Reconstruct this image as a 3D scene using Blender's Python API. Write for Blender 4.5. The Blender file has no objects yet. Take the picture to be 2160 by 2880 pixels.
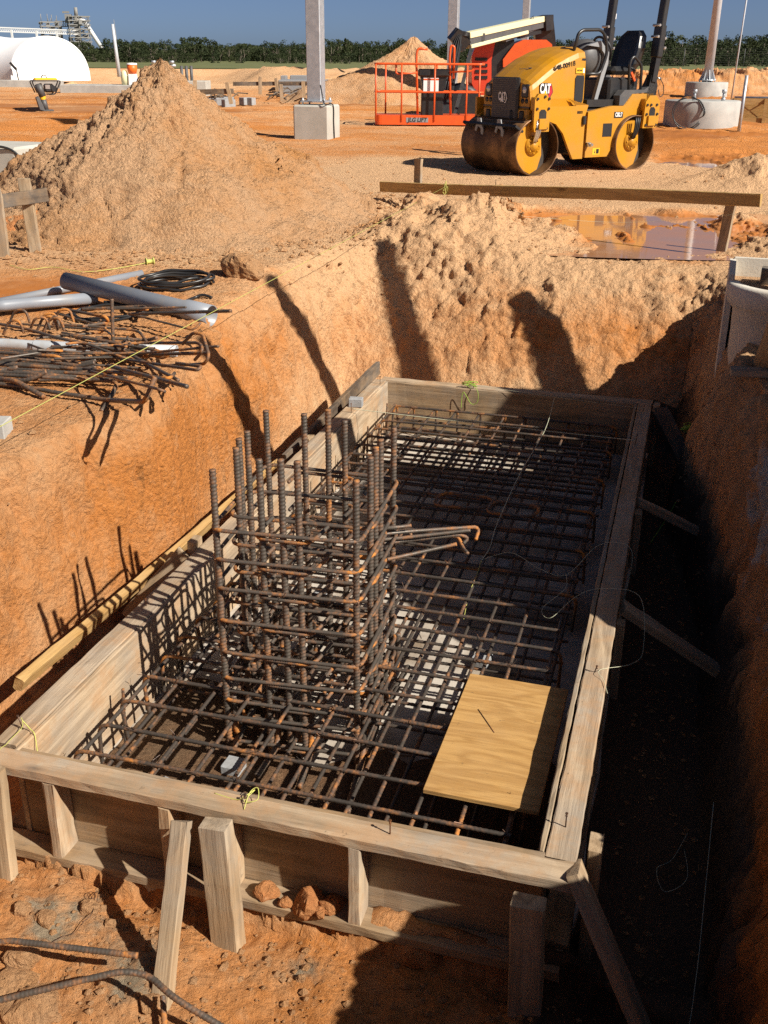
import bpy, math, random
import numpy as np
from mathutils import Vector, Matrix
R = math.radians
random.seed(7); rng = np.random.default_rng(7)
scn = bpy.context.scene
COL = scn.collection
# ---------------------------------------------------------------- camera
F_PX, PITCH, ROLL, CAM_Z = 2900.0, R(23.7), R(0.4), 1.40
cam = bpy.data.cameras.new('camera'); camo = bpy.data.objects.new('camera', cam); COL.objects.link(camo)
cam.sensor_fit = 'HORIZONTAL'; cam.sensor_width = 36.0; cam.lens = F_PX / 2160.0 * 36.0
cam.clip_start = 0.05; cam.clip_end = 6000
_f = Vector((0, math.cos(PITCH), -math.sin(PITCH))); _u = Vector((0, math.sin(PITCH), math.cos(PITCH))); _r = Vector((1, 0, 0))
_cr, _sr = math.cos(ROLL), math.sin(ROLL)
# image axes (x right, y up) from level axes
_xr = _r * _cr + _u * _sr
_yu = _u * _cr - _r * _sr
camo.matrix_world = Matrix(((_xr.x, _yu.x, -_f.x, 0), (_xr.y, _yu.y, -_f.y, 0), (_xr.z, _yu.z, -_f.z, CAM_Z), (0, 0, 0, 1)))
scn.camera = camo

def ray(px, py):
    return _f + _xr * ((px - 1080) / F_PX) + _yu * ((1440 - py) / F_PX)
def at(px, py, z):                 # point of the real ground at height z seen at a photo pixel
    d = ray(px, py); t = (z - CAM_Z) / d.z
    return Vector((d.x * t, d.y * t, z))
def atY(px, py, Y):                # same, at a known distance
    d = ray(px, py); t = Y / d.y
    return Vector((d.x * t, Y, d.z * t + CAM_Z))
K = 2160 / 1659.0
# site grid: u across the pit, v along it
_A = R(74.1 - 90); UX = Vector((math.cos(_A), math.sin(_A), 0)); VX = Vector((-math.sin(_A), math.cos(_A), 0))
O0 = Vector((-1.209, 2.849, 0))
FZ = -0.72                          # top of the timber form
def w(u, v, z): return Vector((O0.x + UX.x * u + VX.x * v, O0.y + UX.y * u + VX.y * v, z))
def uvz(p):
    d = Vector((p[0] - O0.x, p[1] - O0.y, 0)); return d.dot(UX), d.dot(VX), p[2]

# ---------------------------------------------------------------- numpy noise
def _hash(ix, iy, iz, s):
    h = (ix.astype(np.int64) * 374761393 + iy.astype(np.int64) * 668265263 + iz.astype(np.int64) * 2147483647 + s * 1274126177) & 0xFFFFFFFF
    h = ((h ^ (h >> 13)) * 1274126177) & 0xFFFFFFFF
    h = h ^ (h >> 16)
    return (h & 0xFFFF).astype(np.float32) / 65535.0
def vnoise(P, s=0):                 # smooth value noise in [-1, 1]
    i = np.floor(P).astype(np.int64); f = (P - i).astype(np.float32); f = f * f * f * (f * (f * 6 - 15) + 10)
    out = 0
    for a in (0, 1):
        wa = f[:, 0] if a else 1 - f[:, 0]
        for b in (0, 1):
            wb = f[:, 1] if b else 1 - f[:, 1]
            for c in (0, 1):
                wc = f[:, 2] if c else 1 - f[:, 2]
                out = out + wa * wb * wc * _hash(i[:, 0] + a, i[:, 1] + b, i[:, 2] + c, s)
    return out * 2 - 1
def fbm(P, freq, octv=4, s=0, gain=0.5, lac=2.03, billow=False):
    o = 0; a = 1.0; t = 0
    for k in range(octv):
        n = vnoise(P * freq + 17.3 * k, s + k * 7)
        if billow: n = 1 - 2 * np.abs(n)
        o = o + a * n; t += a; a *= gain; freq *= lac
    return o / t
def lumps(P, freq, s=0):            # rounded cells: 1 in a clod's middle, 0 in the cracks between clods
    P = P * freq; i = np.floor(P).astype(np.int64); best = np.full(len(P), 9.0, np.float32); sec = best.copy()
    for a in (-1, 0, 1):
        for b in (-1, 0, 1):
            for c in (-1, 0, 1):
                j = i + np.array([a, b, c])
                q = np.stack([j[:, k] + _hash(j[:, 0], j[:, 1], j[:, 2], s + k * 31) for k in range(3)], 1)
                d = ((P - q) ** 2).sum(1).astype(np.float32)
                n = d < best
                sec = np.where(n, best, np.minimum(sec, d)); best = np.where(n, d, best)
    return np.clip(np.sqrt(sec) - np.sqrt(best), 0, 1)
def sstep(a, b, x):
    t = np.clip((x - a) / (b - a), 0, 1); return t * t * (3 - 2 * t)

# ---------------------------------------------------------------- objects
MW = {}                              # world matrices by name (no depsgraph needed)
def tag(o, label=None, cat=None, group=None, kind=None):
    if label: o['label'] = label
    if cat: o['category'] = cat
    if group: o['group'] = group
    if kind: o['kind'] = kind
    return o
def link(o, M=None, parent=None):
    COL.objects.link(o); M = M if M is not None else Matrix.Identity(4)
    MW[o.name] = M.copy()
    if parent is not None:
        o.parent = parent; o.matrix_basis = MW[parent.name].inverted() @ M
    else:
        o.matrix_basis = M
    return o
def empty(name, loc=(0, 0, 0), rz=0.0, label=None, cat=None, group=None, kind=None):
    o = bpy.data.objects.new(name, None); o.empty_display_size = 0.1
    link(o, Matrix.Translation(Vector(loc)) @ Matrix.Rotation(rz, 4, 'Z'))
    return tag(o, label, cat, group, kind)
def dup(root, M, label=None, group=None):     # a thing with its parts and sub-parts, moved to matrix M
    r = root.copy(); COL.objects.link(r); r.matrix_basis = M; MW[r.name] = M.copy()
    if label: r['label'] = label
    if group: r['group'] = group
    for ch in list(root.children):
        c = ch.copy(); COL.objects.link(c); c.parent = r
        for g in list(ch.children):
            d = g.copy(); COL.objects.link(d); d.parent = c
    return r

class MB:
    """collects shapes and links them as one mesh object"""
    def __init__(s): s.v = []; s.f = []; s.mi = []; s.m = 0; s.rust = {}; s.sm = []
    def _add(s, vs, fs, smooth=False):
        b = len(s.v); s.v += [tuple(x) for x in vs]
        for f in fs: s.f.append(tuple(b + i for i in f)); s.mi.append(s.m); s.sm.append(smooth)
        return b
    def box(s, c, d, rot=None, bev=0.0):
        x, y, z = d[0] / 2, d[1] / 2, d[2] / 2; c = Vector(c)
        if bev > 0:
            b = min(bev, x * .9, y * .9, z * .9); vs = []; ix = {}
            for sx in (-1, 1):
                for sy in (-1, 1):
                    for sz in (-1, 1):
                        for a in range(3):
                            q = [sx * (x - b), sy * (y - b), sz * (z - b)]; q[a] = (sx, sy, sz)[a] * (x, y, z)[a]
                            ix[(sx, sy, sz, a)] = len(vs); vs.append(Vector(q))
            fs = []
            for a in range(3):
                o1, o2 = [k for k in range(3) if k != a]
                for sg in (-1, 1):
                    quad = []
                    for (p, q) in ((-1, -1), (1, -1), (1, 1), (-1, 1)):
                        t = [0, 0, 0]; t[a] = sg; t[o1] = p; t[o2] = q; quad.append(ix[(t[0], t[1], t[2], a)])
                    fs.append(quad if (sg > 0) == (a != 1) else quad[::-1])
            for a in range(3):                       # edge strips along axis a
                o1, o2 = [k for k in range(3) if k != a]
                for p in (-1, 1):
                    for q in (-1, 1):
                        t0 = [0, 0, 0]; t1 = [0, 0, 0]; t0[a] = -1; t1[a] = 1
                        for t in (t0, t1): t[o1] = p; t[o2] = q
                        e = [ix[(*t0, o1)], ix[(*t1, o1)], ix[(*t1, o2)], ix[(*t0, o2)]]
                        fs.append(e if (p * q > 0) == (a != 1) else e[::-1])
            for sx in (-1, 1):
                for sy in (-1, 1):
                    for sz in (-1, 1):
                        t = [ix[(sx, sy, sz, a)] for a in range(3)]
                        fs.append(t if sx * sy * sz > 0 else t[::-1])
        else:
            vs = [Vector((sx * x, sy * y, sz * z)) for sx in (-1, 1) for sy in (-1, 1) for sz in (-1, 1)]
            fs = [(0, 1, 3, 2), (4, 6, 7, 5), (0, 4, 5, 1), (2, 3, 7, 6), (0, 2, 6, 4), (1, 5, 7, 3)]
        if rot is not None: vs = [rot @ q for q in vs]
        s._add([q + c for q in vs], fs); return s
    def beam(s, p0, p1, wd, ht, up=(0, 0, 1), bev=0.0):
        p0 = Vector(p0); p1 = Vector(p1); X = (p1 - p0); L = X.length; X.normalize(); up = Vector(up)
        Y = up.cross(X)
        if Y.length < 1e-4: Y = Vector((0, 1, 0)).cross(X)
        Y.normalize(); Z = X.cross(Y)
        rot = Matrix((X, Y, Z)).transposed()
        return s.box((p0 + p1) / 2, (L, wd, ht), rot, bev)
    def tube(s, path, r, seg=8, caps=True, smooth=True, closed=False):
        P = [Vector(p) for p in path]; n = len(P)
        rr = r if hasattr(r, '__len__') else [r] * n
        T = []
        for i in range(n):
            a = P[(i - 1) % n] if (i > 0 or closed) else P[0]; b = P[(i + 1) % n] if (i < n - 1 or closed) else P[-1]
            T.append((b - a).normalized())
        N = T[0].orthogonal().normalized(); vs = []
        for i in range(n):
            N = (N - T[i] * N.dot(T[i]))
            N = N.normalized() if N.length > 1e-5 else T[i].orthogonal().normalized()
            B = T[i].cross(N)
            for k in range(seg):
                a = 2 * math.pi * k / seg; vs.append(P[i] + (N * math.cos(a) + B * math.sin(a)) * rr[i])
        fs = []
        for i in range(n if closed else n - 1):
            j = (i + 1) % n
            for k in range(seg):
                fs.append((i * seg + k, i * seg + (k + 1) % seg, j * seg + (k + 1) % seg, j * seg + k))
        s._add(vs, fs, smooth)
        if caps and not closed:
            b = len(s.v) - len(vs)
            s.f.append(tuple(b + k for k in range(seg))[::-1]); s.mi.append(s.m); s.sm.append(False)
            s.f.append(tuple(b + (n - 1) * seg + k for k in range(seg))); s.mi.append(s.m); s.sm.append(False)
        return s
    def cyl(s, p0, p1, r, seg=16, r1=None, smooth=True):
        return s.tube([p0, p1], [r, r if r1 is None else r1], seg, True, smooth)
    def lathe(s, prof, seg=24, c=(0, 0, 0), axis='Z', smooth=True):
        vs = []; fs = []; n = len(prof)
        for r, h in prof:
            for k in range(seg):
                a = 2 * math.pi * k / seg; x, y = r * math.cos(a), r * math.sin(a)
                q = {'Z': (x, y, h), 'Y': (y, h, x), 'X': (h, x, y)}[axis]
                vs.append(Vector(q) + Vector(c))
        for i in range(n - 1):
            for k in range(seg):
                fs.append((i * seg + k, i * seg + (k + 1) % seg, (i + 1) * seg + (k + 1) % seg, (i + 1) * seg + k))
        s._add(vs, fs, smooth); return s
    def prism(s, poly, y0, y1, axis='Y', M=None):
        """polygon in a plane, extruded along axis: Y -> poly is (x, z); X -> (y, z); Z -> (x, y)"""
        def mk(a, b, h): return {'Y': (a, h, b), 'X': (h, a, b), 'Z': (a, b, h)}[axis]
        n = len(poly); vs = [Vector(mk(a, b, y0)) for a, b in poly] + [Vector(mk(a, b, y1)) for a, b in poly]
        if M is not None: vs = [M @ q for q in vs]
        fs = [tuple(range(n)), tuple(range(2 * n - 1, n - 1, -1))] + [(i, i + n, (i + 1) % n + n, (i + 1) % n) for i in range(n)]
        s._add(vs, fs); return s
    def sphere(s, c, r, seg=12, rings=8, sc=(1, 1, 1)):
        prof = [(max(1e-4, r * math.sin(math.pi * i / rings)), -r * math.cos(math.pi * i / rings)) for i in range(rings + 1)]
        b = len(s.v); s.lathe(prof, seg)
        for i in range(b, len(s.v)):
            q = s.v[i]; s.v[i] = (q[0] * sc[0] + c[0], q[1] * sc[1] + c[1], q[2] * sc[2] + c[2])
        return s
    def mesh(s, name, mats):
        me = bpy.data.meshes.new(name); me.from_pydata(s.v, [], s.f)
        for m in (mats if isinstance(mats, (list, tuple)) else [mats]): me.materials.append(m)
        me.polygons.foreach_set('material_index', s.mi); me.polygons.foreach_set('use_smooth', s.sm)
        me.validate(); me.update()
        import bmesh
        bm = bmesh.new(); bm.from_mesh(me); bmesh.ops.recalc_face_normals(bm, faces=bm.faces); bm.to_mesh(me); bm.free()
        return me
    def build(s, name, mats, parent=None, M=None, local=False):
        """shapes are in world space, or in the parent's space when local"""
        o = bpy.data.objects.new(name, s.mesh(name, mats))
        if M is None: M = MW[parent.name] if (local and parent is not None) else Matrix.Identity(4)
        return link(o, M, parent)

def np_mesh(name, V, Fq, mats, attrs=None, smooth=True):
    me = bpy.data.meshes.new(name); n = len(V); m = len(Fq); k = Fq.shape[1]
    me.vertices.add(n); me.vertices.foreach_set('co', np.asarray(V, np.float32).ravel())
    me.loops.add(m * k); me.loops.foreach_set('vertex_index', Fq.astype(np.int32).ravel())
    me.polygons.add(m); me.polygons.foreach_set('loop_start', np.arange(0, m * k, k, dtype=np.int32))
    me.polygons.foreach_set('use_smooth', np.full(m, smooth))
    for a, val in (attrs or {}).items():
        at_ = me.attributes.new(a, 'FLOAT', 'POINT'); at_.data.foreach_set('value', np.asarray(val, np.float32))
    for mm in (mats if isinstance(mats, (list, tuple)) else [mats]): me.materials.append(mm)
    me.update(calc_edges=True); me.validate()
    return me
def frame(p0, p1, up=(0, 0, 1)):      # matrix with X along p0 -> p1, origin in the middle
    p0 = Vector(p0); p1 = Vector(p1); X = (p1 - p0).normalized(); Y = Vector(up).cross(X)
    if Y.length < 1e-4: Y = Vector((0, 1, 0)).cross(X)
    Y.normalize(); Z = X.cross(Y); c = (p0 + p1) / 2
    return Matrix(((X.x, Y.x, Z.x, c.x), (X.y, Y.y, Z.y, c.y), (X.z, Y.z, Z.z, c.z), (0, 0, 0, 1)))
def plank(name, p0, p1, wd, ht, mat, parent=None, up=(0, 0, 1), wob=0.002, seed=0):
    """a sawn board: long axis X, slightly crooked, worn edges"""
    M = frame(p0, p1, up); L = (Vector(p1) - Vector(p0)).length; n = max(2, int(L / 0.06)); r = random.Random(seed + int(L * 977))
    b = min(0.0035, wd * .2, ht * .2); ring = []
    for sy, sz in ((-1, -1), (1, -1), (1, 1), (-1, 1)):
        e = [(sy * (wd / 2 - b), sz * ht / 2), (sy * wd / 2, sz * (ht / 2 - b))]
        ring += e if sy * sz < 0 else e[::-1]
    mb = MB(); vs = []; ph = [r.uniform(0, 6) for _ in range(4)]
    for i in range(n + 1):
        x = -L / 2 + L * i / n; dy = wob * math.sin(ph[0] + x * 2.3); dz = wob * math.sin(ph[1] + x * 1.7)
        for k, (y, z) in enumerate(ring):
            j = 0.0009 if 0 < i < n else 0.0022
            vs.append((x + (r.uniform(-.003, .003) if i in (0, n) else 0), y + dy + r.gauss(0, j), z + dz + r.gauss(0, j)))
    fs = [(i * 8 + k, i * 8 + (k + 1) % 8, (i + 1) * 8 + (k + 1) % 8, (i + 1) * 8 + k) for i in range(n) for k in range(8)]
    fs += [tuple(range(8))[::-1], tuple(n * 8 + k for k in range(8))]
    mb._add(vs, fs)
    return mb.build(name, mat, parent, M)

# rods ---------------------------------------------------------------
def fillet(pts, rad, closed=False, n=6):
    P = [Vector(p) for p in pts]; out = []; m = len(P)
    for i in range(m):
        if not closed and i in (0, m - 1): out.append(P[i]); continue
        a, b, c = P[(i - 1) % m], P[i], P[(i + 1) % m]
        d0 = (a - b); d1 = (c - b); l = min(rad, d0.length * .48, d1.length * .48)
        q0 = b + d0.normalized() * l; q1 = b + d1.normalized() * l
        for k in range(n + 1):
            t = k / n; out.append(q0 * (1 - t) ** 2 + b * 2 * t * (1 - t) + q1 * t * t)
    return out
def rod_mesh(name, pts, r, mat, step=0.005, seg=7, closed=False, rib=0.10, pitch=0.011, smooth_rod=False, bend_rust=True):
    """a deformed reinforcing bar along a polyline: slanted ribs are geometry, 'rust' is stored where it is bent or cut"""
    P = np.array([tuple(p) for p in pts], np.float64)
    if closed: P = np.vstack([P, P[:1]])
    d = np.sqrt(((P[1:] - P[:-1]) ** 2).sum(1)); s = np.concatenate([[0], np.cumsum(d)]); L = s[-1]
    n = max(3, int(L / step)); t = np.linspace(0, L, n + (0 if closed else 1), endpoint=not closed)
    Q = np.stack([np.interp(t, s, P[:, k]) for k in range(3)], 1); m = len(Q)
    if closed: T = np.roll(Q, -1, 0) - np.roll(Q, 1, 0)
    else: T = np.gradient(Q, axis=0)
    T /= np.linalg.norm(T, axis=1)[:, None] + 1e-9
    N = np.zeros_like(T); nv = np.cross(T[0], [0.3, 0.5, 0.8]); nv /= np.linalg.norm(nv)
    for i in range(m):
        nv = nv - T[i] * nv.dot(T[i]); nv = nv / (np.linalg.norm(nv) + 1e-9); N[i] = nv
    B = np.cross(T, N); a = np.arange(seg) * 2 * np.pi / seg
    ph = t[:, None] / pitch * 2 * np.pi + 1.6 * np.cos(a)[None, :]
    rr = r * (1 + (0 if smooth_rod else rib) * np.clip(np.sin(ph) * 1.6, -.6, 1))
    V = Q[:, None, :] + (N[:, None, :] * np.cos(a)[None, :, None] + B[:, None, :] * np.sin(a)[None, :, None]) * rr[:, :, None]
    V = V.reshape(-1, 3); i = np.arange(m if closed else m - 1); j = (i + 1) % m; k = np.arange(seg); k2 = (k + 1) % seg
    Fq = np.stack([i[:, None] * seg + k, i[:, None] * seg + k2, j[:, None] * seg + k2, j[:, None] * seg + k], -1).reshape(-1, 4)
    cur = np.zeros(m); W_ = max(1, int(0.03 / step))
    if bend_rust:
        dt = np.linalg.norm(np.roll(T, -W_, 0) - np.roll(T, W_, 0), axis=1)
        if not closed: dt[:W_] = 0; dt[-W_:] = 0
        cur = np.clip(dt * 1.1, 0, 1)
        for _ in range(3): cur = (np.roll(cur, W_ // 2 + 1) + cur * 2 + np.roll(cur, -W_ // 2 - 1)) / 4
    if not closed:
        e = np.minimum(t, L - t); cur = np.maximum(cur, np.exp(-e / 0.006) * .5)
        # end caps as extra fans of quads are skipped: a small collapse closes the ends
        V = np.vstack([V, Q[:1], Q[-1:]]); c0, c1 = len(V) - 2, len(V) - 1
        kk = np.arange(0, seg - 1, 1)
        cap0 = np.stack([np.full_like(k, c0), k2, k, k], -1); cap1 = np.stack([np.full_like(k, c1), (m - 1) * seg + k, (m - 1) * seg + k2, (m - 1) * seg + k2], -1)
        rust = np.concatenate([np.repeat(cur, seg), [.6, .6]])
        tri = np.vstack([cap0[:, :3], cap1[:, :3]])
    else:
        rust = np.repeat(cur, seg); tri = None
    me = bpy.data.meshes.new(name); nq = len(Fq); nt = 0 if tri is None else len(tri)
    me.vertices.add(len(V)); me.vertices.foreach_set('co', V.astype(np.float32).ravel())
    lv = Fq.ravel() if tri is None else np.concatenate([Fq.ravel(), tri.ravel()])
    me.loops.add(len(lv)); me.loops.foreach_set('vertex_index', lv.astype(np.int32))
    ls = np.arange(0, nq * 4, 4) if tri is None else np.concatenate([np.arange(0, nq * 4, 4), nq * 4 + np.arange(0, nt * 3, 3)])
    me.polygons.add(nq + nt); me.polygons.foreach_set('loop_start', ls.astype(np.int32))
    me.polygons.foreach_set('use_smooth', np.full(nq + nt, True))
    at_ = me.attributes.new('rust', 'FLOAT', 'POINT'); at_.data.foreach_set('value', rust.astype(np.float32))
    me.materials.append(mat); me.update(calc_edges=True)
    return me
def rod(name, pts, r, mat, parent=None, **kw):
    c = Vector(pts[0]); me = rod_mesh(name, [Vector(p) - c for p in pts], r, mat, **kw)
    return link(bpy.data.objects.new(name, me), Matrix.Translation(c), parent)
def wire_curve(name, pts, r, mat, parent=None, seg=5, smooth=True):
    """cord or string through points"""
    P = [Vector(p) for p in pts]
    if smooth and len(P) > 2:
        Q = []
        for i in range(len(P) - 1):
            a = P[max(i - 1, 0)]; b = P[i]; c = P[i + 1]; d = P[min(i + 2, len(P) - 1)]
            for k in range(8):
                t = k / 8; Q.append(.5 * ((2 * b) + (c - a) * t + (2 * a - 5 * b + 4 * c - d) * t * t + (3 * b - a - 3 * c + d) * t ** 3))
        Q.append(P[-1]); P = Q
    return MB().tube(P, r, seg).build(name, mat, parent)
def text(s, size, mat, parent, M, depth=0.002, bold=0.0, sx=1.0, name='lettering', shear=0.0):
    c = bpy.data.curves.new('lettering', 'FONT'); c.body = s; c.size = size; c.extrude = depth; c.offset = bold; c.align_x = 'CENTER'; c.align_y = 'CENTER'; c.shear = shear
    t = bpy.data.objects.new('tmp_text', c); me = bpy.data.meshes.new_from_object(t); bpy.data.objects.remove(t)
    me.materials.clear(); me.materials.append(mat); me.name = name
    o = bpy.data.objects.new(name, me); return link(o, M @ Matrix.Diagonal((sx, 1, 1, 1)), parent)
# ---------------------------------------------------------------- materials
class NT:
    def __init__(s, name):
        s.m = bpy.data.materials.new(name); s.m.use_nodes = True; s.t = s.m.node_tree; s.n = s.t.nodes; s.l = s.t.links
        s.b = s.n['Principled BSDF']; s.co = s.n.new('ShaderNodeTexCoord')
    def node(s, ty, **kw):
        n = s.n.new(ty)
        for k, v in kw.items():
            if k in n.inputs: s.set(n.inputs[k], v)
            else: setattr(n, k, v)
        return n
    def set(s, i, v):
        if isinstance(v, bpy.types.NodeSocket): s.l.new(v, i)
        else:
            if i.type == 'RGBA' and len(v) == 3: v = (*v, 1)
            i.default_value = v
    def map(s, scale, src='Object', loc=None):
        m = s.n.new('ShaderNodeMapping'); s.l.new(s.co.outputs[src], m.inputs['Vector']); m.inputs['Scale'].default_value = scale
        if loc is not None: s.l.new(loc, m.inputs['Location'])
        return m.outputs['Vector']
    def noise(s, vec, scale=5, detail=4, rough=.55, dist=0.0):
        n = s.n.new('ShaderNodeTexNoise'); s.l.new(vec, n.inputs['Vector'])
        n.inputs['Scale'].default_value = scale; n.inputs['Detail'].default_value = detail; n.inputs['Roughness'].default_value = rough; n.inputs['Distortion'].default_value = dist
        return n.outputs['Fac']
    def ramp(s, fac, stops):
        r = s.n.new('ShaderNodeValToRGB'); s.set(r.inputs['Fac'], fac); e = r.color_ramp.elements
        while len(e) > 1: e.remove(e[-1])
        for i, (p, c) in enumerate(stops):
            x = e[0] if i == 0 else e.new(p); x.position = p; c = c if hasattr(c, '__len__') else (c, c, c); x.color = (*c, 1)
        return r.outputs['Color']
    def mix(s, fac, a, b, mode='MIX'):
        n = s.n.new('ShaderNodeMix'); n.data_type = 'RGBA'; n.blend_type = mode
        s.set(n.inputs[0], fac); s.set(n.inputs[6], a); s.set(n.inputs[7], b); return n.outputs[2]
    def math(s, op, a, b=0.0, clamp=False):
        n = s.n.new('ShaderNodeMath'); n.operation = op; n.use_clamp = clamp; s.set(n.inputs[0], a); s.set(n.inputs[1], b); return n.outputs[0]
    def attr(s, name):
        n = s.n.new('ShaderNodeAttribute'); n.attribute_name = name; return n.outputs['Fac']
    def bump(s, h, strength=.3, dist=.01, prev=None):
        n = s.n.new('ShaderNodeBump'); n.inputs['Strength'].default_value = strength; n.inputs['Distance'].default_value = dist
        s.l.new(h, n.inputs['Height'])
        if prev is not None: s.l.new(prev, n.inputs['Normal'])
        return n.outputs['Normal']
    def out(s, color=None, rough=None, metal=None, normal=None, spec=None):
        for k, v in (('Base Color', color), ('Roughness', rough), ('Metallic', metal), ('Normal', normal), ('Specular IOR Level', spec)):
            if v is not None: s.set(s.b.inputs[k], v)
        return s.m
    def rnd(s):
        o = s.n.new('ShaderNodeObjectInfo'); return o.outputs['Random']

def simple(name, col, rough=.6, metal=0.0, col2=None, scale=6, bump=0.0, spec=.5, bscale=60, lo=.35, hi=.7):
    t = NT(name); v = t.map((1, 1, 1)); c = col
    if col2 is not None:
        c = t.mix(t.ramp(t.noise(v, scale, 5, .6), [(lo, 0.0), (hi, 1.0)]), col, col2)
    n = t.bump(t.noise(v, bscale, 3), bump, .004) if bump else None
    rr = t.math('ADD', rough, t.math('MULTIPLY', t.math('SUBTRACT', t.noise(v, scale * 2.3, 3), .5), .25)) if col2 is not None else rough
    return t.out(c, rr, metal, n, spec)

def soil(name, sand=(.65, .40, .215), clay=(.56, .215, .055), dark=(.22, .09, .035), bd=.034):
    t = NT(name); v = t.map((1, 1, 1))
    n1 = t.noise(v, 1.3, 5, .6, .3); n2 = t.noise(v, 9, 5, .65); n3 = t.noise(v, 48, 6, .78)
    k = t.math('ADD', t.attr('clay'), t.math('MULTIPLY', t.math('SUBTRACT', n1, .5), .9))
    k = t.math('ADD', k, t.math('MULTIPLY', t.math('SUBTRACT', n2, .5), .8))
    f = t.ramp(k, [(.2, 0.0), (.85, 1.0)])
    c = t.mix(f, sand, clay)
    c = t.mix(t.ramp(n3, [(.37, .8), (.47, 0.0)]), c, t.mix(.40, c, dark))      # dark specks painting the tiny shadows between grains
    c = t.mix(t.ramp(n3, [(.58, 0.0), (.74, .5)]), c, (.72, .49, .29))            # pale dry grains
    c = t.mix(t.ramp(n2, [(.60, 0.0), (.78, .45)]), c, (.70, .46, .265))
    wet = t.math('ADD', t.attr('wet'), t.math('MULTIPLY', t.math('SUBTRACT', n2, .5), .5), True)
    wf = t.ramp(wet, [(.35, 0.0), (.7, 1.0)])
    c = t.mix(wf, c, t.mix(.4, (.24, .075, .014), c))
    grey = t.ramp(t.math('ADD', t.attr('grey'), t.math('MULTIPLY', t.math('SUBTRACT', n2, .5), 1.0)), [(.42, 0.0), (.62, .9)])
    c = t.mix(grey, c, t.mix(n3, (.22, .18, .12), (.42, .36, .26)))
    c = t.mix(t.ramp(t.math('ADD', t.attr('trench_shade'), t.math('MULTIPLY', t.math('SUBTRACT', n2, .5), .7)), [(.3, 0.0), (.7, .92)]), c, t.mix(n3, (.035, .028, .022), (.10, .075, .055)))  # near-black soil colour painting the shade in the trench
    pale = t.ramp(t.math('ADD', t.attr('pale'), t.math('MULTIPLY', t.math('SUBTRACT', n2, .5), 1.2)), [(.45, 0.0), (.65, 1.0)])
    c = t.mix(pale, c, t.mix(n3, (.42, .40, .36), (.66, .64, .60)))
    r = t.math('SUBTRACT', .95, t.math('MULTIPLY', wf, .42))
    vo = t.node('ShaderNodeTexVoronoi', feature='F1'); t.l.new(v, vo.inputs['Vector']); vo.inputs['Scale'].default_value = 38
    vd = vo.outputs['Distance']
    h = t.math('ADD', t.math('MULTIPLY', t.noise(v, 24, 7, .78), 1.0), t.math('MULTIPLY', t.math('SUBTRACT', .6, vd), .30))
    dry = t.math('SUBTRACT', 1.0, t.math('MULTIPLY', wf, .85))
    nb = t.n.new('ShaderNodeBump'); nb.inputs['Distance'].default_value = bd; t.l.new(h, nb.inputs['Height']); t.l.new(dry, nb.inputs['Strength'])
    return t.out(c, r, 0.0, nb.outputs['Normal'], .2)

def wood(name, a, b, weather=.35, grain=1.0, knots=True, dirt=(.36, .23, .12), dirtf=.35, ring=22, lon=.55):
    t = NT(name); rn = t.rnd()
    off = t.n.new('ShaderNodeCombineXYZ'); t.l.new(t.math('MULTIPLY', rn, 37.0), off.inputs[0]); t.l.new(t.math('MULTIPLY', rn, 11.0), off.inputs[1]); t.l.new(t.math('MULTIPLY', rn, 5.0), off.inputs[2])
    o = off.outputs[0]
    vi = t.map((1, 1, 1), loc=o); vf = t.map((1.5, 26, 26), loc=o)
    r0 = t.noise(t.map((lon, 5.5 * grain, 5.5 * grain), loc=o), 1.0, 3, .5, .35)
    rings = t.math('SINE', t.math('MULTIPLY', r0, ring * 6.28 / 3.0), 0)
    g = t.noise(vf, 2.4, 6, .65); g2 = t.noise(t.map((3, 60, 60), loc=o), 2.0, 4, .7)
    big = t.noise(vi, 2.6, 4, .6)
    f = t.math('ADD', t.math('MULTIPLY', t.math('MULTIPLY', rings, .5), .42), t.math('ADD', t.math('MULTIPLY', g, .75), .12))
    c = t.mix(t.ramp(f, [(.2, 0.0), (.85, 1.0)]), a, b)
    c = t.mix(t.ramp(g2, [(.30, .6), (.46, 0.0)]), c, t.mix(.6, c, (b[0] * .35, b[1] * .33, b[2] * .3)))
    tint = t.mix(rn, (1, .97, .90), (.80, .80, .80)); c = t.mix(.8, c, t.mix(1.0, c, tint, 'MULTIPLY'))
    if knots:
        vo = t.node('ShaderNodeTexVoronoi', feature='F1'); t.l.new(t.map((1.6, 5, 5), loc=o), vo.inputs['Vector']); vo.inputs['Scale'].default_value = .9
        c = t.mix(t.ramp(vo.outputs['Distance'], [(.03, .85), (.10, 0.0)]), c, (b[0] * .3, b[1] * .24, b[2] * .2))
    c = t.mix(t.ramp(big, [(.42, 0.0), (.72, weather)]), c, (.33, .305, .27))
    c = t.mix(t.ramp(t.noise(vi, 6, 6, .72), [(.46, 0.0), (.62, dirtf)]), c, dirt)
    c = t.mix(t.ramp(t.noise(vi, 34, 3, .7), [(.66, 0.0), (.74, .55)]), c, (.10, .075, .05))
    n = t.bump(t.math('ADD', g, t.math('MULTIPLY', g2, .6)), .55, .005)
    return t.out(c, t.ramp(g, [(.2, .92), (.8, .74)]), 0.0, n, .2)

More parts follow.
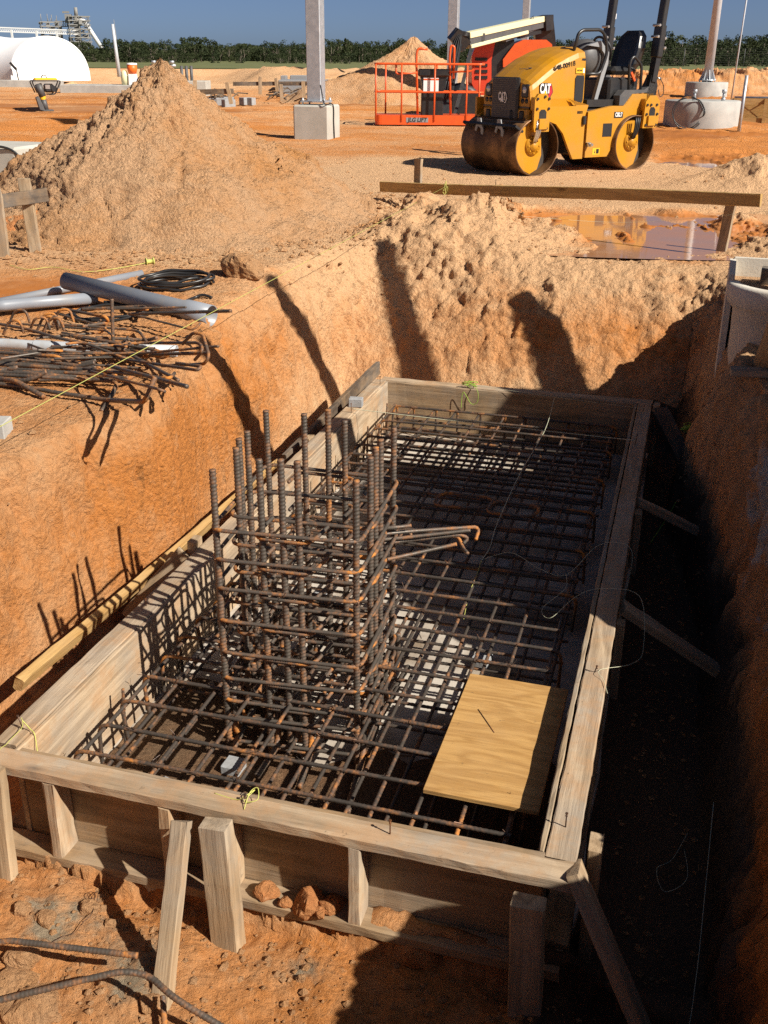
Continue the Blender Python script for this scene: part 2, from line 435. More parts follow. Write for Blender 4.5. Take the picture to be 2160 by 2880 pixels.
def steel_bar(name, rustf=.35, dark=(.070, .058, .048), light=(.165, .14, .115)):
    t = NT(name); rn = t.rnd()
    off = t.n.new('ShaderNodeCombineXYZ'); t.l.new(t.math('MULTIPLY', rn, 50.0), off.inputs[0]); v = t.map((1, 1, 1), loc=off.outputs[0])
    n1 = t.noise(v, 8, 5, .65); n2 = t.noise(v, 70, 4, .7)
    k = t.math('ADD', t.math('MULTIPLY', t.math('SUBTRACT', n1, .5), 2.0), t.math('ADD', t.math('MULTIPLY', t.math('SUBTRACT', n2, .5), .9), rustf))
    k = t.math('ADD', k, t.math('MULTIPLY', t.attr('rust'), .36))
    f = t.ramp(k, [(.38, 0.0), (.95, 1.0)])
    rust = t.mix(t.ramp(k, [(.5, 0.0), (1.15, 1.0)]), t.mix(n2, (.13, .055, .025), (.24, .10, .04)), (.50, .19, .035))
    c = t.mix(f, t.mix(n1, dark, light), rust)
    return t.out(c, t.ramp(f, [(0, .46), (1, .9)]), t.ramp(f, [(0, .38), (1, 0.0)]), t.bump(n2, .35, .002), .5)

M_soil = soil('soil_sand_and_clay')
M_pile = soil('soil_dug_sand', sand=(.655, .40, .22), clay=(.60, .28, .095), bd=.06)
M_shade_dirt = soil('soil_dirt_shade_dark', sand=(.17, .105, .06), clay=(.22, .10, .045), dark=(.07, .035, .02), bd=.03)  # dirt colour taken darker to stand in for shade under the mat
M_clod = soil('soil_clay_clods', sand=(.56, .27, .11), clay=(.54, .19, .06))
M_form = wood('weathered_form_lumber', (.57, .435, .295), (.30, .21, .13),   .6, dirtf=.65, dirt=(.42, .25, .13))
M_formdk = wood('weathered_form_side_board', (.38, .27, .165), (.21, .14, .08), .5, dirtf=.6)
M_stake = wood('weathered_stake_lumber', (.50, .375, .245), (.24, .17, .105), .45, dirtf=.45)
M_fresh = wood('new_pine_lumber', (.52, .34, .14), (.36, .20, .065), .08, dirtf=.3)
M_rail = wood('treated_pine_rail', (.58, .40, .17), (.40, .25, .09), .15, dirtf=.25)
M_darkwood = wood('damp_dark_lumber', (.13, .10, .075), (.07, .05, .038), .4)
M_ply = wood('plywood_face', (.57, .34, .125), (.40, .215, .068), .03, 1.5, dirtf=.15, ring=20, lon=2.2)
M_plyedge = wood('weathered_plywood', (.42, .33, .22), (.30, .22, .14), .5)
M_bar = steel_bar('reinforcing_bar', .46)
M_tie = steel_bar('bent_tie_bar', .44)
M_loose = steel_bar('loose_rusty_bar', .50)
M_mat = steel_bar('mat_bar', .46, (.055, .045, .038), (.12, .10, .083))
M_conc = simple('plinth_concrete', (.47, .455, .41), .85, 0, (.38, .365, .32), 3, .3)
M_concf = simple('board_marked_concrete', (.44, .43, .40), .85, 0, (.30, .295, .28), 2.5, .4)
M_slab = simple('blinding_concrete', (.50, .45, .385), .9, 0, (.22, .16, .105), 2.6, .3, lo=.42, hi=.66)
M_rough = simple('spilled_concrete', (.27, .235, .18), .95, 0, (.19, .14, .085), 9, .9, bscale=35)
M_galv = simple('galvanised_steel', (.40, .43, .46), .45, .55, (.52, .55, .58), 9)
M_pole = simple('weathered_pole', (.50, .53, .57), .6, .0, (.40, .43, .46), 4)
M_white = simple('white_fabric', (.86, .87, .88), .7, 0, (.80, .81, .83), 1.5)
M_pvc = simple('grey_plastic_pipe', (.235, .255, .29), .42, 0, (.28, .27, .26), 5, lo=.5)
M_pvcl = simple('pale_plastic_pipe', (.42, .44, .46), .42, 0, (.36, .33, .30), 5, lo=.5)
M_black = simple('black_rubber', (.012, .012, .014), .5)
M_blackp = simple('black_paint', (.016, .017, .02), .35, 0, (.03, .028, .026), 8)
M_dgrey = simple('dark_grey_plastic', (.07, .072, .078), .5, 0, (.10, .095, .09), 8)
M_grey = simple('grey_panel', (.25, .26, .27), .5)
M_yel = simple('yellow_machine_paint', (.50, .225, .006), .42, 0, (.42, .21, .04), 3, spec=.45, lo=.4, hi=.75)
M_org = simple('orange_machine_paint', (.72, .105, .018), .38, 0, (.6, .09, .02), 6)
M_red = simple('red_orange_hood', (.60, .055, .022), .35)
M_cream = simple('cream_paint', (.72, .68, .42), .45)
M_drum = simple('worn_drum_steel', (.085, .042, .018), .5, .35, (.33, .17, .07), 3.2, .3, lo=.42, hi=.72)
M_drumin = simple('drum_inside', (.035, .028, .024), .7, .2, (.07, .05, .035), 9)
M_wht = simple('white_lettering', (.80, .80, .80), .5)
M_blk = simple('black_lettering', (.012, .012, .012), .5)
M_redl = simple('red_emblem', (.42, .012, .025), .5)
M_yell = simple('yellow_emblem', (.75, .42, .02), .5)
M_chrome = simple('bright_steel', (.62, .6, .56), .28, .9)
M_lamp = simple('lamp_glass', (.55, .56, .58), .1, .3)
M_string = simple('yellow_mason_line', (.50, .50, .13), .7)
M_strw = simple('pale_mason_line', (.62, .63, .45), .7)
M_green = simple('lime_mason_line', (.28, .45, .05), .7)
M_wire = simple('tie_wire', (.07, .06, .055), .5, .6, (.2, .08, .03), 20)
M_brick = simple('pale_concrete_brick', (.34, .35, .36), .9, 0, (.25, .25, .25), 20, .4)
M_tower = simple('tower_steelwork', (.30, .29, .275), .7, .1, (.20, .19, .17), .3)
M_towerw = simple('white_duct', (.68, .68, .68), .6)
M_orange = simple('orange_cooler', (.80, .16, .02), .45)
M_blue = simple('blue_bucket', (.02, .11, .42), .45)
M_tarp = simple('dark_shard', (.13, .135, .15), .6)
M_tree = None
def leafmat(name, a, b):
    t = NT(name); rn = t.rnd(); v = t.map((1, 1, 1))
    c = t.mix(t.noise(v, 1.1, 3), a, b); c = t.mix(rn, c, t.mix(.5, c, (.05, .06, .02)))
    return t.out(c, .8, 0, None, .2)
M_leaf = leafmat('leaves_dark', (.011, .020, .008), (.026, .038, .014))
M_leaf2 = leafmat('leaves_olive', (.018, .026, .010), (.038, .048, .018))
M_trunk = simple('bark', (.12, .095, .07), .9, 0, (.2, .17, .13), 3)
M_grass = simple('far_grass', (.085, .11, .03), .95, 0, (.16, .15, .05), .4)
def watermat():
    t = NT('muddy_water'); v = t.map((1, 1, 1))
    c = t.mix(t.ramp(t.noise(v, 1.2, 4), [(.35, 0.0), (.65, 1.0)]), (.46, .20, .07), (.36, .20, .13))
    return t.out(c, .05, 0, t.bump(t.noise(v, 9, 2), .03, .01), .4)
M_water = watermat()

M_stone = simple('chalky_stone', (.40, .385, .35), .95, 0, (.27, .21, .14), 14, .8, bscale=40)

M_tub = simple('pale_worn_concrete', (.66, .62, .54), .85, 0, (.52, .47, .39), 4, .35)
# ---------------------------------------------------------------- ground: one sheet from the pit to the horizon
def lines(segs, lo, hi, grow):
    x = [segs[0][0]]
    for a, b, d in segs:
        n = max(1, int(round((b - a) / d))); x += list(a + (b - a) * (np.arange(n) + 1) / n)
    d = segs[-1][2]
    while x[-1] < hi: d *= grow; x.append(x[-1] + d)
    d = segs[0][2]; y = []
    c = x[0]
    while c > lo: d *= grow; c -= d; y.append(c)
    return np.array(y[::-1] + x)
uL = lines([(-6, -3, .03), (-3, -1.5, .018), (-1.5, -.4, .0125), (-.4, -.1, .02), (-.1, 1.95, .016), (1.95, 2.8, .0125), (2.8, 6, .03)], -900, 900, 1.06)
vL = lines([(-2.2, -.05, .013), (-.05, 4.7, .018), (4.7, 6.9, .0125), (6.9, 9, .018), (9, 12, .026), (12, 18, .045), (18, 30, .10), (30, 75, .28)], -60, 1500, 1.10)
Ug, Vg = np.meshgrid(uL, vL, indexing='ij'); u = Ug.ravel(); v = Vg.ravel()
X = O0.x + UX.x * u + VX.x * v; Y = O0.y + UX.y * u + VX.y * v

def gauss(x, y, sx, sy=None): return np.exp(-((X - x) / sx) ** 2 - ((Y - y) / (sy or sx)) ** 2)
P2 = np.stack([X, Y, np.zeros_like(X)], 1)
near = (np.abs(X) < 14) & (Y > -4) & (Y < 30)
def nz(freq, octv=4, s=0, **k):
    o = np.zeros(len(X), np.float32); o[near] = fbm(P2[near], freq, octv, s, **k); return o
bigN = fbm(P2, .22, 3, 3); midN = nz(1.1, 4, 11); finN = nz(5.0, 4, 23); bilN = nz(2.6, 4, 31, billow=True)

# grade
G = .03 * bigN + .012 * midN
G += -.18 * sstep(4.4, 2.4, v) * sstep(.6, -.1, u)                                     # bench on the left of the pit
G += -.16 * sstep(4.6, 3.0, v) * sstep(1.6, 2.3, u)
far_rim = np.exp(-((v - 6.95) / .55) ** 2) * sstep(-1.0, -.3, u) * sstep(1.15, .1, u)
G += far_rim * (.22 + .12 * bilN + .08 * midN) - .07 * sstep(.3, 1.0, u) * sstep(3.2, 2.4, u) * sstep(5.8, 6.2, v) * sstep(8.2, 7.2, v)
for x, y, h, r in ((1.25, 10.9, .15, .36), (1.95, 9.55, .13, .36), (1.55, 9.2, .06, .4), (4.6, 13.3, .17, .9), (5.6, 13.6, .20, 1.2), (3.5, 9.0, .10, .5), (4.1, 8.7, .12, .8),
                   (-.15, 11.2, .05, .5), (.35, 8.9, .10, .35), (2.9, 10.9, .05, .35), (3.3, 10.3, .07, .3), (2.5, 10.2, .05, .28), (-.75, 7.5, .05, .3)):
    G += h * gauss(x, y, r, r * .8) * (1 + .5 * bilN + .3 * midN)
pud = sstep(0, 1, np.clip(1.25 - np.sqrt(((X - 3.0) / 3.1) ** 2 + ((Y - 10.1) / 1.15) ** 2), 0, 1) * 1.6)
pud2 = sstep(0, 1, np.clip(1.2 - np.sqrt(((X - 6.3) / 2.4) ** 2 + ((Y - 17.0) / 1.5) ** 2), 0, 1) * 1.6)
G = G - .112 * pud - .12 * pud2 + (pud + pud2) * (.075 * bilN + .06 * midN + .02 * finN)
G -= .03 * gauss(-2.4, 7.0, 1.0, .55)
# rutted ground further off
rut = fbm(np.stack([X * .22 + Y * .1, Y * 1.5, X * 0], 1), 1.0, 4, 51, billow=True)
rutm = sstep(15.5, 19, Y) * (sstep(3.5, 6, X) + sstep(-1.5, -4, X) + sstep(24, 30, Y)).clip(0, 1)
G += .13 * rut * rutm * sstep(70, 50, Y)
bank = sstep(50, 57, Y + 4 * bigN - 12 * sstep(-5, -10, X)) ; G += bank * (.80 + .10 * fbm(P2, .35, 4, 61)) * sstep(-1100, -40, X + 60)
bnk_r = np.exp(-((Y - 56) / 4.0) ** 2); G += bnk_r * .34 * fbm(np.stack([X * 1.6, Y * .5, X * 0], 1), 1, 4, 67, billow=True)
G[Y > 66] = np.where(Y[Y > 66] > 66, .80 + .02 * bigN[Y > 66], 0)
# unseen spoil ridges added past the right edge, shaped for the shade they throw
def ridge(uc, v0, v1, h, r):
    dv = np.maximum(np.maximum(v0 - v, v - v1), 0); d = np.sqrt(((u - uc) / r) ** 2 + (dv / (r * .45)) ** 2); return h * np.clip(1 - d, 0, 1) ** .8
SHADE_HEAPS = [(4.35, 1.5, 2.35, 2.6, 1.75), (4.0, 3.6, 5.2, .70, .9), (2.95, -1.8, -.55, .42, .5)]
hp = 0
for q in SHADE_HEAPS: hp = np.maximum(hp, ridge(*q))
G += hp * (1 + .12 * midN)

# pit walls
wob = .10 * fbm(np.stack([v, v * 0 + 3.7, v * 0], 1), .9, 3, 5); wob2 = .16 * fbm(np.stack([u, u * 0 + 9.1, u * 0], 1), .9, 3, 6)
def rise(t, p): t = np.clip(t, 0, 1); return 1 - (1 - t) ** p
ubL = -.56 + .12 * np.exp(-((v - 2.0) / .45) ** 2) + .3 * wob; urL = np.interp(v, [-2, 0, 1.0, 1.5, 2.0, 2.7, 3.4, 4.5, 5.2, 6, 6.8, 9], [-1.2, -1.05, -.88, -.74, -.56, -.70, -.96, -1.10, -1.02, -.97, -.82, -.82]) + .7 * wob
ubR = np.interp(v, [-2, 0, 1, 2, 2.8, 3.6, 4.4, 5.5, 7], [2.28, 2.27, 2.25, 2.26, 2.2, 2.03, 2.02, 2.08, 2.05]) + .4 * wob
urR = np.interp(v, [-2, 0, 1, 2, 2.8, 3.6, 4.4, 5.5, 7], [2.62, 2.62, 2.60, 2.58, 2.46, 2.36, 2.38, 2.58, 2.7]) + .5 * wob
vbF = 5.0 + .5 * wob2; vrF = np.interp(u, [-2, -.5, .3, 1.2, 2, 3], [6.5, 6.45, 6.3, 6.25, 6.1, 6.0]) + wob2
fl = rise((ubL - u) / (ubL - urL), 2.8); fr = rise((u - ubR) / (urR - ubR), 1.7); ff = rise((v - vbF) / (vrF - vbF), 1.35); fn = rise((-1.4 - v) / .55, 1.6)
f = 1 - (1 - fl) * (1 - fr) * (1 - ff) * (1 - fn)
floor = -1.135 - .09 * sstep(1.85, 2.05, u) + .02 * midN + .012 * finN
frontm = sstep(-.09, -.13, v)
bay = sstep(-.015, -.03, v) * sstep(-.118, -.098, v); floor += bay * (.065 + .02 * sstep(.82, .88, u) * sstep(1.16, 1.10, u) + .03 * sstep(1.2, 1.3, u) + .02 * bilN) ; floor += + frontm * (-.012 + .035 * bilN + .03 * midN + .012 * finN + .08 * sstep(-.5, -1.2, v) + .05 * sstep(.5, -.3, u))
Z = floor + (G - floor) * f
lip = f * (1 - f) * 4
Z += (1 - lip) * f * .010 * finN * sstep(40, 20, Y)

# push the steep faces in and out along their normals: slumps, clods, tooth marks
nu, nv_ = len(uL), len(vL)
V3 = np.stack([X, Y, Z], 1)
A = V3.reshape(nu, nv_, 3); du = np.gradient(A, axis=0); dv = np.gradient(A, axis=1)
N = np.cross(du.reshape(-1, 3), dv.reshape(-1, 3)); N /= np.linalg.norm(N, axis=1)[:, None] + 1e-12; N[N[:, 2] < 0] *= -1
zone = (u > -2.2) & (u < 3.4) & (v > -2.2) & (v < 8.4)
steep = np.clip((1 - N[:, 2]) * 2.2, 0, 1)
Q = V3[zone]; ffz = ff[zone]; stp = steep[zone]
d1 = fbm(Q, 2.2, 4, 71); d2 = fbm(Q, 8, 4, 73, billow=True); Wp = Q + .035 * np.stack([vnoise(Q * 9 + 11, 191), vnoise(Q * 9 + 15, 192), vnoise(Q * 9 + 19, 193)], 1) + .012 * np.stack([vnoise(Q * 31 + 11, 194), vnoise(Q * 31 + 15, 195), vnoise(Q * 31 + 19, 196)], 1)
d3 = lumps(Wp, 6.5, 5); d4 = lumps(Wp + 3.1, 15, 9); d6 = lumps(Wp + 5.7, 34, 13); jit = rng.normal(size=len(Q)).astype(np.float32).clip(-2, 2)
dR = fbm(Q * np.array([1, 1, .55]), 1.9, 3, 171, billow=True); d5 = fbm(Q, 26, 3, 79, billow=True)
Wq = Q + .05 * np.stack([vnoise(Q * 7 + 1, 91), vnoise(Q * 7 + 5, 92), vnoise(Q * 7 + 9, 93)], 1)
k1 = np.exp(-(lumps(Wq * np.array([1, 1, .7]), 3.4, 31) / .05) ** 2) * sstep(-.1, .25, vnoise(Q * 1.7, 94)); k2 = np.exp(-(lumps(Wq + 2, 9.0, 33) / .09) ** 2) * sstep(0, .35, vnoise(Q * 2.6, 95))
plt = np.clip(lumps(Wq + 7, 5.0, 35), 0, .3) / .3
frz = fr[zone]
rough = np.clip(ffz * 1.0 + .42 * fl[zone] + .75 * frz, 0, 1)
amp = stp * (.05 * d1 * (1 + frz) + (.07 * ffz + .10 * frz + .05 * fl[zone]) * (dR - .2) + (.012 + .030 * rough) * d2 + (.010 + .040 * rough) * (d3 - .3) + (.008 + .028 * rough) * (d4 - .3) + .005 * d5 + (.006 + .014 * rough) * (d6 - .3) + (.0012 + .0022 * rough) * jit)
amp -= stp * (.030 * k1 + .016 * k2) * (1 - .75 * rough)
amp += stp * (.02 + .028 * rough) * (plt - .6) * sstep(-.25, .2, vnoise(Q * 1.3, 96))
amp += stp * fl[zone] * (.03 * fbm(Q * np.array([1, 1, .35]), 3.0, 4, 83, billow=True))
# loose crumbly top ground
amp += (1 - stp) * (.006 * d2 + np.where(v[zone] > 5.8, .028, .004) * sstep(.0, .3, d1 + .15) * (d3 - .3) + .010 * (d4 - .3) * sstep(-.1, .3, d1) + .010 * (d6 - .3) + .0018 * jit) * (f[zone] > .5)
# trampled, clod-strewn dirt in front of the form
fr_m = (frontm * (f < .5))[zone]
left_m = sstep(1.2, .4, u)[zone]
bay_m = (bay * sstep(.82, .88, u) * sstep(1.16, 1.10, u))[zone]
amp += bay_m * (.06 * (d3 - .25) + .03 * (d4 - .3))
amp += fr_m * (.0014 * jit + .009 * (d6 - .3) + .005 * d5 + .026 * (d3 - .3) * (.25 + left_m) + .009 * (d4 - .3) + .008 * d2)
V3[zone] += N[zone] * amp[:, None]
V3[:, 2] += (f < .5) * frontm * .03 * (np.exp(-((u - .28) / .26) ** 2 - ((v + .30) / .17) ** 2) + np.exp(-((u - .62) / .13) ** 2 - ((v + .42) / .22) ** 2))

zone_f = ((u > -2.2) & (u < 3.4) & (v > 4) & (v < 8.4)).astype(np.float32)
clay = .34 + .35 * bigN + .10 * midN
clay += .42 * fl * sstep(.0, -.6, Z) + .20 * sstep(-.2, -.9, Z) * f + .18 * frontm * (f < .5)
clay += .30 * ff * sstep(-.15, -.6, Z) + .25 * ff * sstep(.0, .5, fbm(P2 * np.array([1, 1, 0]) + Z[:, None], 1.4, 3, 77)) * zone_f + .5 * ff * np.exp(-((u - .95) / .3) ** 2 - ((Z + .62) / .22) ** 2) - .12 * ff * sstep(-.5, -.1, Z)
clay += .75 * (pud + pud2) * sstep(.04, -.03, Z)
clay += .45 * rutm * sstep(60, 40, Y) + .35 * sstep(16.5, 19, Y) * sstep(4, 6, X)
clay -= .40 * sstep(11, 13, Y) * sstep(18, 16, Y) * sstep(-1, 0, X) * sstep(5, 4, X)
clay -= .15 * bnk_r
clay += .35 * sstep(15, 17.5, Y) * sstep(50, 44, Y) * fbm(np.stack([X * .25, Y * 1.1, X * 0], 1), 1.0, 4, 58)
clay += .5 * gauss(-2.4, 7.0, 1.2, .6) + .4 * gauss(-4, 22, 6, 4) + .35 * gauss(2.9, 18.5, 3, 1.0)
clay += .5 * fr * sstep(1.5, .5, v) - .25 * fr * sstep(2.2, 3.0, v)  # less clay on the far right bank: paler colour standing in for fill light
wet = .95 * gauss(-2.5, 7.05, 1.15, .42) + .8 * (pud + pud2) * sstep(.03, -.05, Z) + .5 * gauss(3, 18.5, 4, .9) + .75 * sstep(15, 17.5, Y) * sstep(48, 40, Y) * sstep(-.05, .35, fbm(np.stack([X * .16, Y * .8, X * 0], 1), 1.0, 4, 57)) * (rutm * .7 + .3) + .5 * sstep(1.75, 2.0, u) * sstep(-.3, -1.0, Z) * (v > -.2) * (v < 5)
pale = .70 * np.exp(-((u - .64) / .17) ** 2 - ((v + .68) / .09) ** 2) + .62 * np.exp(-((u - .34) / .07) ** 2 - ((v + .54) / .08) ** 2)
pale += .75 * fr * sstep(2.7, 2.2, v) * sstep(.4, .9, v) * sstep(-1.15, -.8, Z) * (v > 0) * sstep(1.0, .9, fr)
i = np.arange(nu - 1)[:, None] * nv_ + np.arange(nv_ - 1)[None, :]; i = i.ravel()
Fq = np.stack([i, i + nv_, i + nv_ + 1, i + 1], 1)
grey = .62 * np.exp(-((u - .28) / .26) ** 2 - ((v + .30) / .17) ** 2) + .6 * np.exp(-((u - .62) / .13) ** 2 - ((v + .42) / .22) ** 2) + .55 * np.exp(-((u - 1.05) / .25) ** 2 - ((v + .24) / .08) ** 2)
trench_shade = .8 * sstep(1.66, 1.78, u) * sstep(-.5, -1.0, Z) * (v > -.35) * (v < 5.2) + .6 * sstep(-.35, -.42, u) * sstep(-.60, -.5, u) * sstep(-.9, -1.05, Z) * (v > 0) * (v < 5)  # shade put into the soil colour: right trench floor and left gap
gm = np_mesh('ground', V3, Fq, M_soil, {'clay': clay, 'wet': wet, 'pale': pale, 'grey': grey, 'trench_shade': trench_shade})
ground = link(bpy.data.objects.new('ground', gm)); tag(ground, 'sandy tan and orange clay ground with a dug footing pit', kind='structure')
_Zg = V3[:, 2].reshape(nu, nv_)
def gz(x, y):                          # ground height (undisplaced columns) at a place
    d = Vector((x - O0.x, y - O0.y, 0)); a, b = d.dot(UX), d.dot(VX)
    iu = int(np.clip(np.searchsorted(uL, a) - 1, 0, nu - 2)); iv = int(np.clip(np.searchsorted(vL, b) - 1, 0, nv_ - 2))
    tu = (a - uL[iu]) / (uL[iu + 1] - uL[iu]); tv = (b - vL[iv]) / (vL[iv + 1] - vL[iv])
    return float((_Zg[iu, iv] * (1 - tu) + _Zg[iu + 1, iv] * tu) * (1 - tv) + (_Zg[iu, iv + 1] * (1 - tu) + _Zg[iu + 1, iv + 1] * tu) * tv)
def gat(px, py, z0=0.0):               # ground point seen at a photo pixel
    p = at(px, py, z0)
    for _ in range(12): p = at(px, py, .5 * p.z + .5 * gz(p.x, p.y))
    return p
def on(x, y, dz=0.0): return Vector((x, y, gz(x, y) + dz))

# water standing in the ruts
def puddle(x, y, rx, ry, z, label):
    mb = MB(); n = 48; r = random.Random(int(x * 10))
    mb._add([(x + rx * math.cos(2 * math.pi * k / n), y + ry * math.sin(2 * math.pi * k / n), z) for k in range(n)], [tuple(range(n))])
    return tag(mb.build('puddle_water', M_water), label, kind='structure')
puddle(3.0, 10.1, 3.8, 1.7, -.062, 'muddy water standing behind the long rail')
puddle(6.3, 17.0, 3.0, 1.9, -.060, 'muddy water further off near the round footing')
# grass beyond the bank
mb = MB(); mb._add([(-900, 67, .835), (900, 67, .835), (900, 1400, .835), (-900, 1400, .835)], [(0, 1, 2, 3)])
tag(mb.build('grass_field', M_grass), 'thin green grass field below the far trees', kind='structure')
hill = MB()
vs = []; fs = []
for i_ in range(25):
    for j_ in range(13):
        a = i_ / 24; b = j_ / 12; x = -190 + 110 * a; y = 250 + 80 * b
        vs.append((x, y, -2 + 9.5 * math.sin(math.pi * a) ** .8 * math.sin(math.pi * b)))
for i_ in range(24):
    for j_ in range(12): fs.append((i_ * 13 + j_, (i_ + 1) * 13 + j_, (i_ + 1) * 13 + j_ + 1, i_ * 13 + j_ + 1))
hill._add(vs, fs, True); tag(hill.build('grass_hill', M_grass), 'low grassy rise below the far towers', kind='structure')
# ---------------------------------------------------------------- timber form
FW, FL_, FB = 1.735, 4.49, -1.10
form = empty('formwork', w(.87, -.02, FB), 0, 'rectangular weathered timber form standing in the dug pit around the reinforcing steel', 'formwork')
T = .019
def panel(name, p0, p1, mat, t=T, h=FZ - FB - .004, seed=0):
    a = Vector(p0); b = Vector(p1); up = Vector((0, 0, 1)); n = (b - a).normalized().cross(up)
    return plank(name, a, b, h, t, mat, form, up=n, wob=.0005, seed=seed)
zc = (FZ + FB) / 2 - .002
panel('side_panel', w(-.0095, -.02, zc), w(-.0095, FL_ + .02, zc), M_form, seed=1)
panel('side_panel', w(FW + .0095, .0, zc), w(FW + .0095, FL_ + .0, zc), M_plyedge, seed=2)
panel('side_panel', w(-.0, -.0095, zc), w(FW + .02, -.0095, zc), M_formdk, seed=3)
panel('side_panel', w(.0, FL_ + .0095, zc), w(FW, FL_ + .0095, zc), M_formdk, seed=4)
# flat boards along the top and the bottom, outside the panels
zt = FZ - .019
plank('top_plate', w(-.20, -.019 - .046, zt), w(FW + .108, -.019 - .046, zt), .089, .038, M_form, form, seed=5)
plank('top_plate', w(-.019 - .046, .0, zt - .001), w(-.019 - .046, FL_ + .022, zt - .001), .089, .038, M_form, form, seed=6)
plank('top_plate', w(FW + .0235 + .046, -.018, zt - .001), w(FW + .0235 + .046, FL_ + .02, zt - .001), .089, .038, M_form, form, wob=.0008, seed=7)
plank('top_plate', w(-.06, FL_ + .02 + .046, zt), w(FW + .118, FL_ + .02 + .046, zt), .089, .038, M_form, form, seed=8)
zb = FB + .022
plank('bottom_plate', w(-.15, -.02 - .048, zb), w(FW + .10, -.02 - .048, zb), .092, .038, M_formdk, form, seed=9)
for (a, b) in ((w(-.068, .0, zb), w(-.068, FL_, zb)), (w(FW + .07, .0, zb), w(FW + .07, FL_, zb)), (w(0, FL_ + .068, zb), w(FW, FL_ + .068, zb))):
    plank('bottom_plate', a, b, .09, .038, M_formdk, form, seed=10)
# studs between the plates
def stud(u_, v_, along_u=True, mat=None):
    a = w(u_, v_, zb + .02); b = w(u_, v_, FZ - .0385)
    plank('stud', a, b, .088, .038, mat or M_form, form, up=(UX if along_u else VX), wob=.001, seed=int(u_ * 91 + v_ * 17))
for uu in (.16, .575, .78, 1.20): stud(uu, -.0645)
for vv in (.5, 1.1, 1.75, 2.4, 3.1, 3.8, 4.3):
    stud(-.0645, vv, False); stud(FW + .0705, vv, False)
for uu in (.3, .9, 1.5): stud(uu, FL_ + .0655)
# stakes and raking braces
def stake(p0, p1, mat=None, wd=.089, ht=.038, up=None, name='stake'):
    return plank(name, p0, p1, wd, ht, mat or M_stake, form, up=up if up is not None else VX, wob=.003, seed=int(p0[0] * 311))
stake(w(.775, -.155, FZ - .01), w(.815, -.205, -1.24), wd=.092, ht=.066, up=VX)
stake(w(.665, -.165, FZ - .02), w(.735, -.50, -1.16), wd=.058, ht=.036, up=VX, name='brace')
stake(w(-.02, -.14, FZ + .012), w(.0, -.20, -1.2), up=VX)
stake(w(-.09, -.19, FZ - .03), w(-.12, -.28, -1.2), up=UX)
stake(w(1.735, -.16, FZ - .05), w(1.765, -.22, -1.45), wd=.094, ht=.06, up=VX)
stake(w(1.845, -.05, FZ + .004), w(2.16, -.22, -1.25), wd=.10, ht=.04, up=UX, name='brace')
stake(w(1.895, .10, FZ - .02), w(1.895, .10, -1.3), wd=.089, ht=.04, up=UX)
stake(w(1.852, 2.83, FZ - .03), w(2.32, 3.02, -1.02), wd=.082, ht=.04, up=(0, 0, 1), name='brace')
stake(w(1.862, 1.62, FZ - .03), w(2.31, 1.69, -1.04), wd=.085, ht=.04, up=(0, 0, 1), name='brace')
for vv in (1.62, 2.83): stake(w(1.868, vv - .07, FZ - .06), w(1.868, vv - .07, -1.3), wd=.06, ht=.038, up=UX)
stake(w(1.885, 4.46, FZ + .02), w(1.885, 4.46, -1.3), wd=.085, ht=.038, up=UX)
stake(w(1.90, 4.40, FZ - .0), w(2.15, 4.05, -1.02), M_darkwood, wd=.12, ht=.036, up=(0, 0, 1), name='brace')
stake(w(-.135, 1.60, FZ + .03), w(-.145, 1.58, -1.25), wd=.089, ht=.04, up=UX)
stake(w(-.14, 1.52, FZ - .01), w(-.40, 1.40, -1.05), wd=.089, ht=.038, up=VX, name='brace')
stake(w(-.135, 3.2, FZ + .0), w(-.145, 3.2, -1.25), wd=.089, ht=.04, up=UX)
stake(w(-.115, 4.62, FZ + .055), w(-.26, 3.1, FZ - .14), M_darkwood, wd=.10, ht=.03, up=UX, name='brace')
# nails left standing, with the lines tied to them
def nail(u_, v_, h=.055, lean=(0, 0), ub=FZ):
    a = w(u_, v_, ub - .004); b = a + Vector((lean[0], lean[1], h))
    m = MB().tube([a, b], .0022, 6); m.cyl(b - Vector((0, 0, .001)), b + Vector((0, 0, .002)), .0048, 8); m.cyl(b - Vector((0, 0, .010)), b - Vector((0, 0, .008)), .004, 8)
    m.build('nail', M_wire, form)
for a in ((1.80, .12), (1.30, -.06), (-.052, .085, .06, (-.012, .0)), (-.03, 3.72, .07), (-.035, 4.41, .06), (1.79, 3.64, .07, (.01, .01)), (1.80, 4.32, .05, (.008, .0)), (.83, -.05, .03), (.62, 4.52, .04), (1.80, 1.02, .035, (.005, -.01)), (-.07, 1.0, .035)): nail(*a)
# boulders of clay fallen between the studs
# blinding slab under everything
sl = MB(); r_ = random.Random(3); ring = []
for k in range(72):
    a = 2 * math.pi * k / 72; c, s_ = math.cos(a), math.sin(a); m = max(abs(c), abs(s_)); x, y = c / m, s_ / m
    ring.append((FW / 2 + x * (FW / 2 + .12 + r_.uniform(-.02, .03)), FL_ / 2 + y * (FL_ / 2 + .085 + r_.uniform(-.02, .02))))
poly = [w(a, b, 0) for a, b in ring]
sl.prism([(p.x, p.y) for p in poly], -1.30, -1.101, 'Z')
tag(sl.build('concrete_pad', M_slab), 'thin pale concrete pad cast on the pit floor beneath the timber form', 'concrete pad')
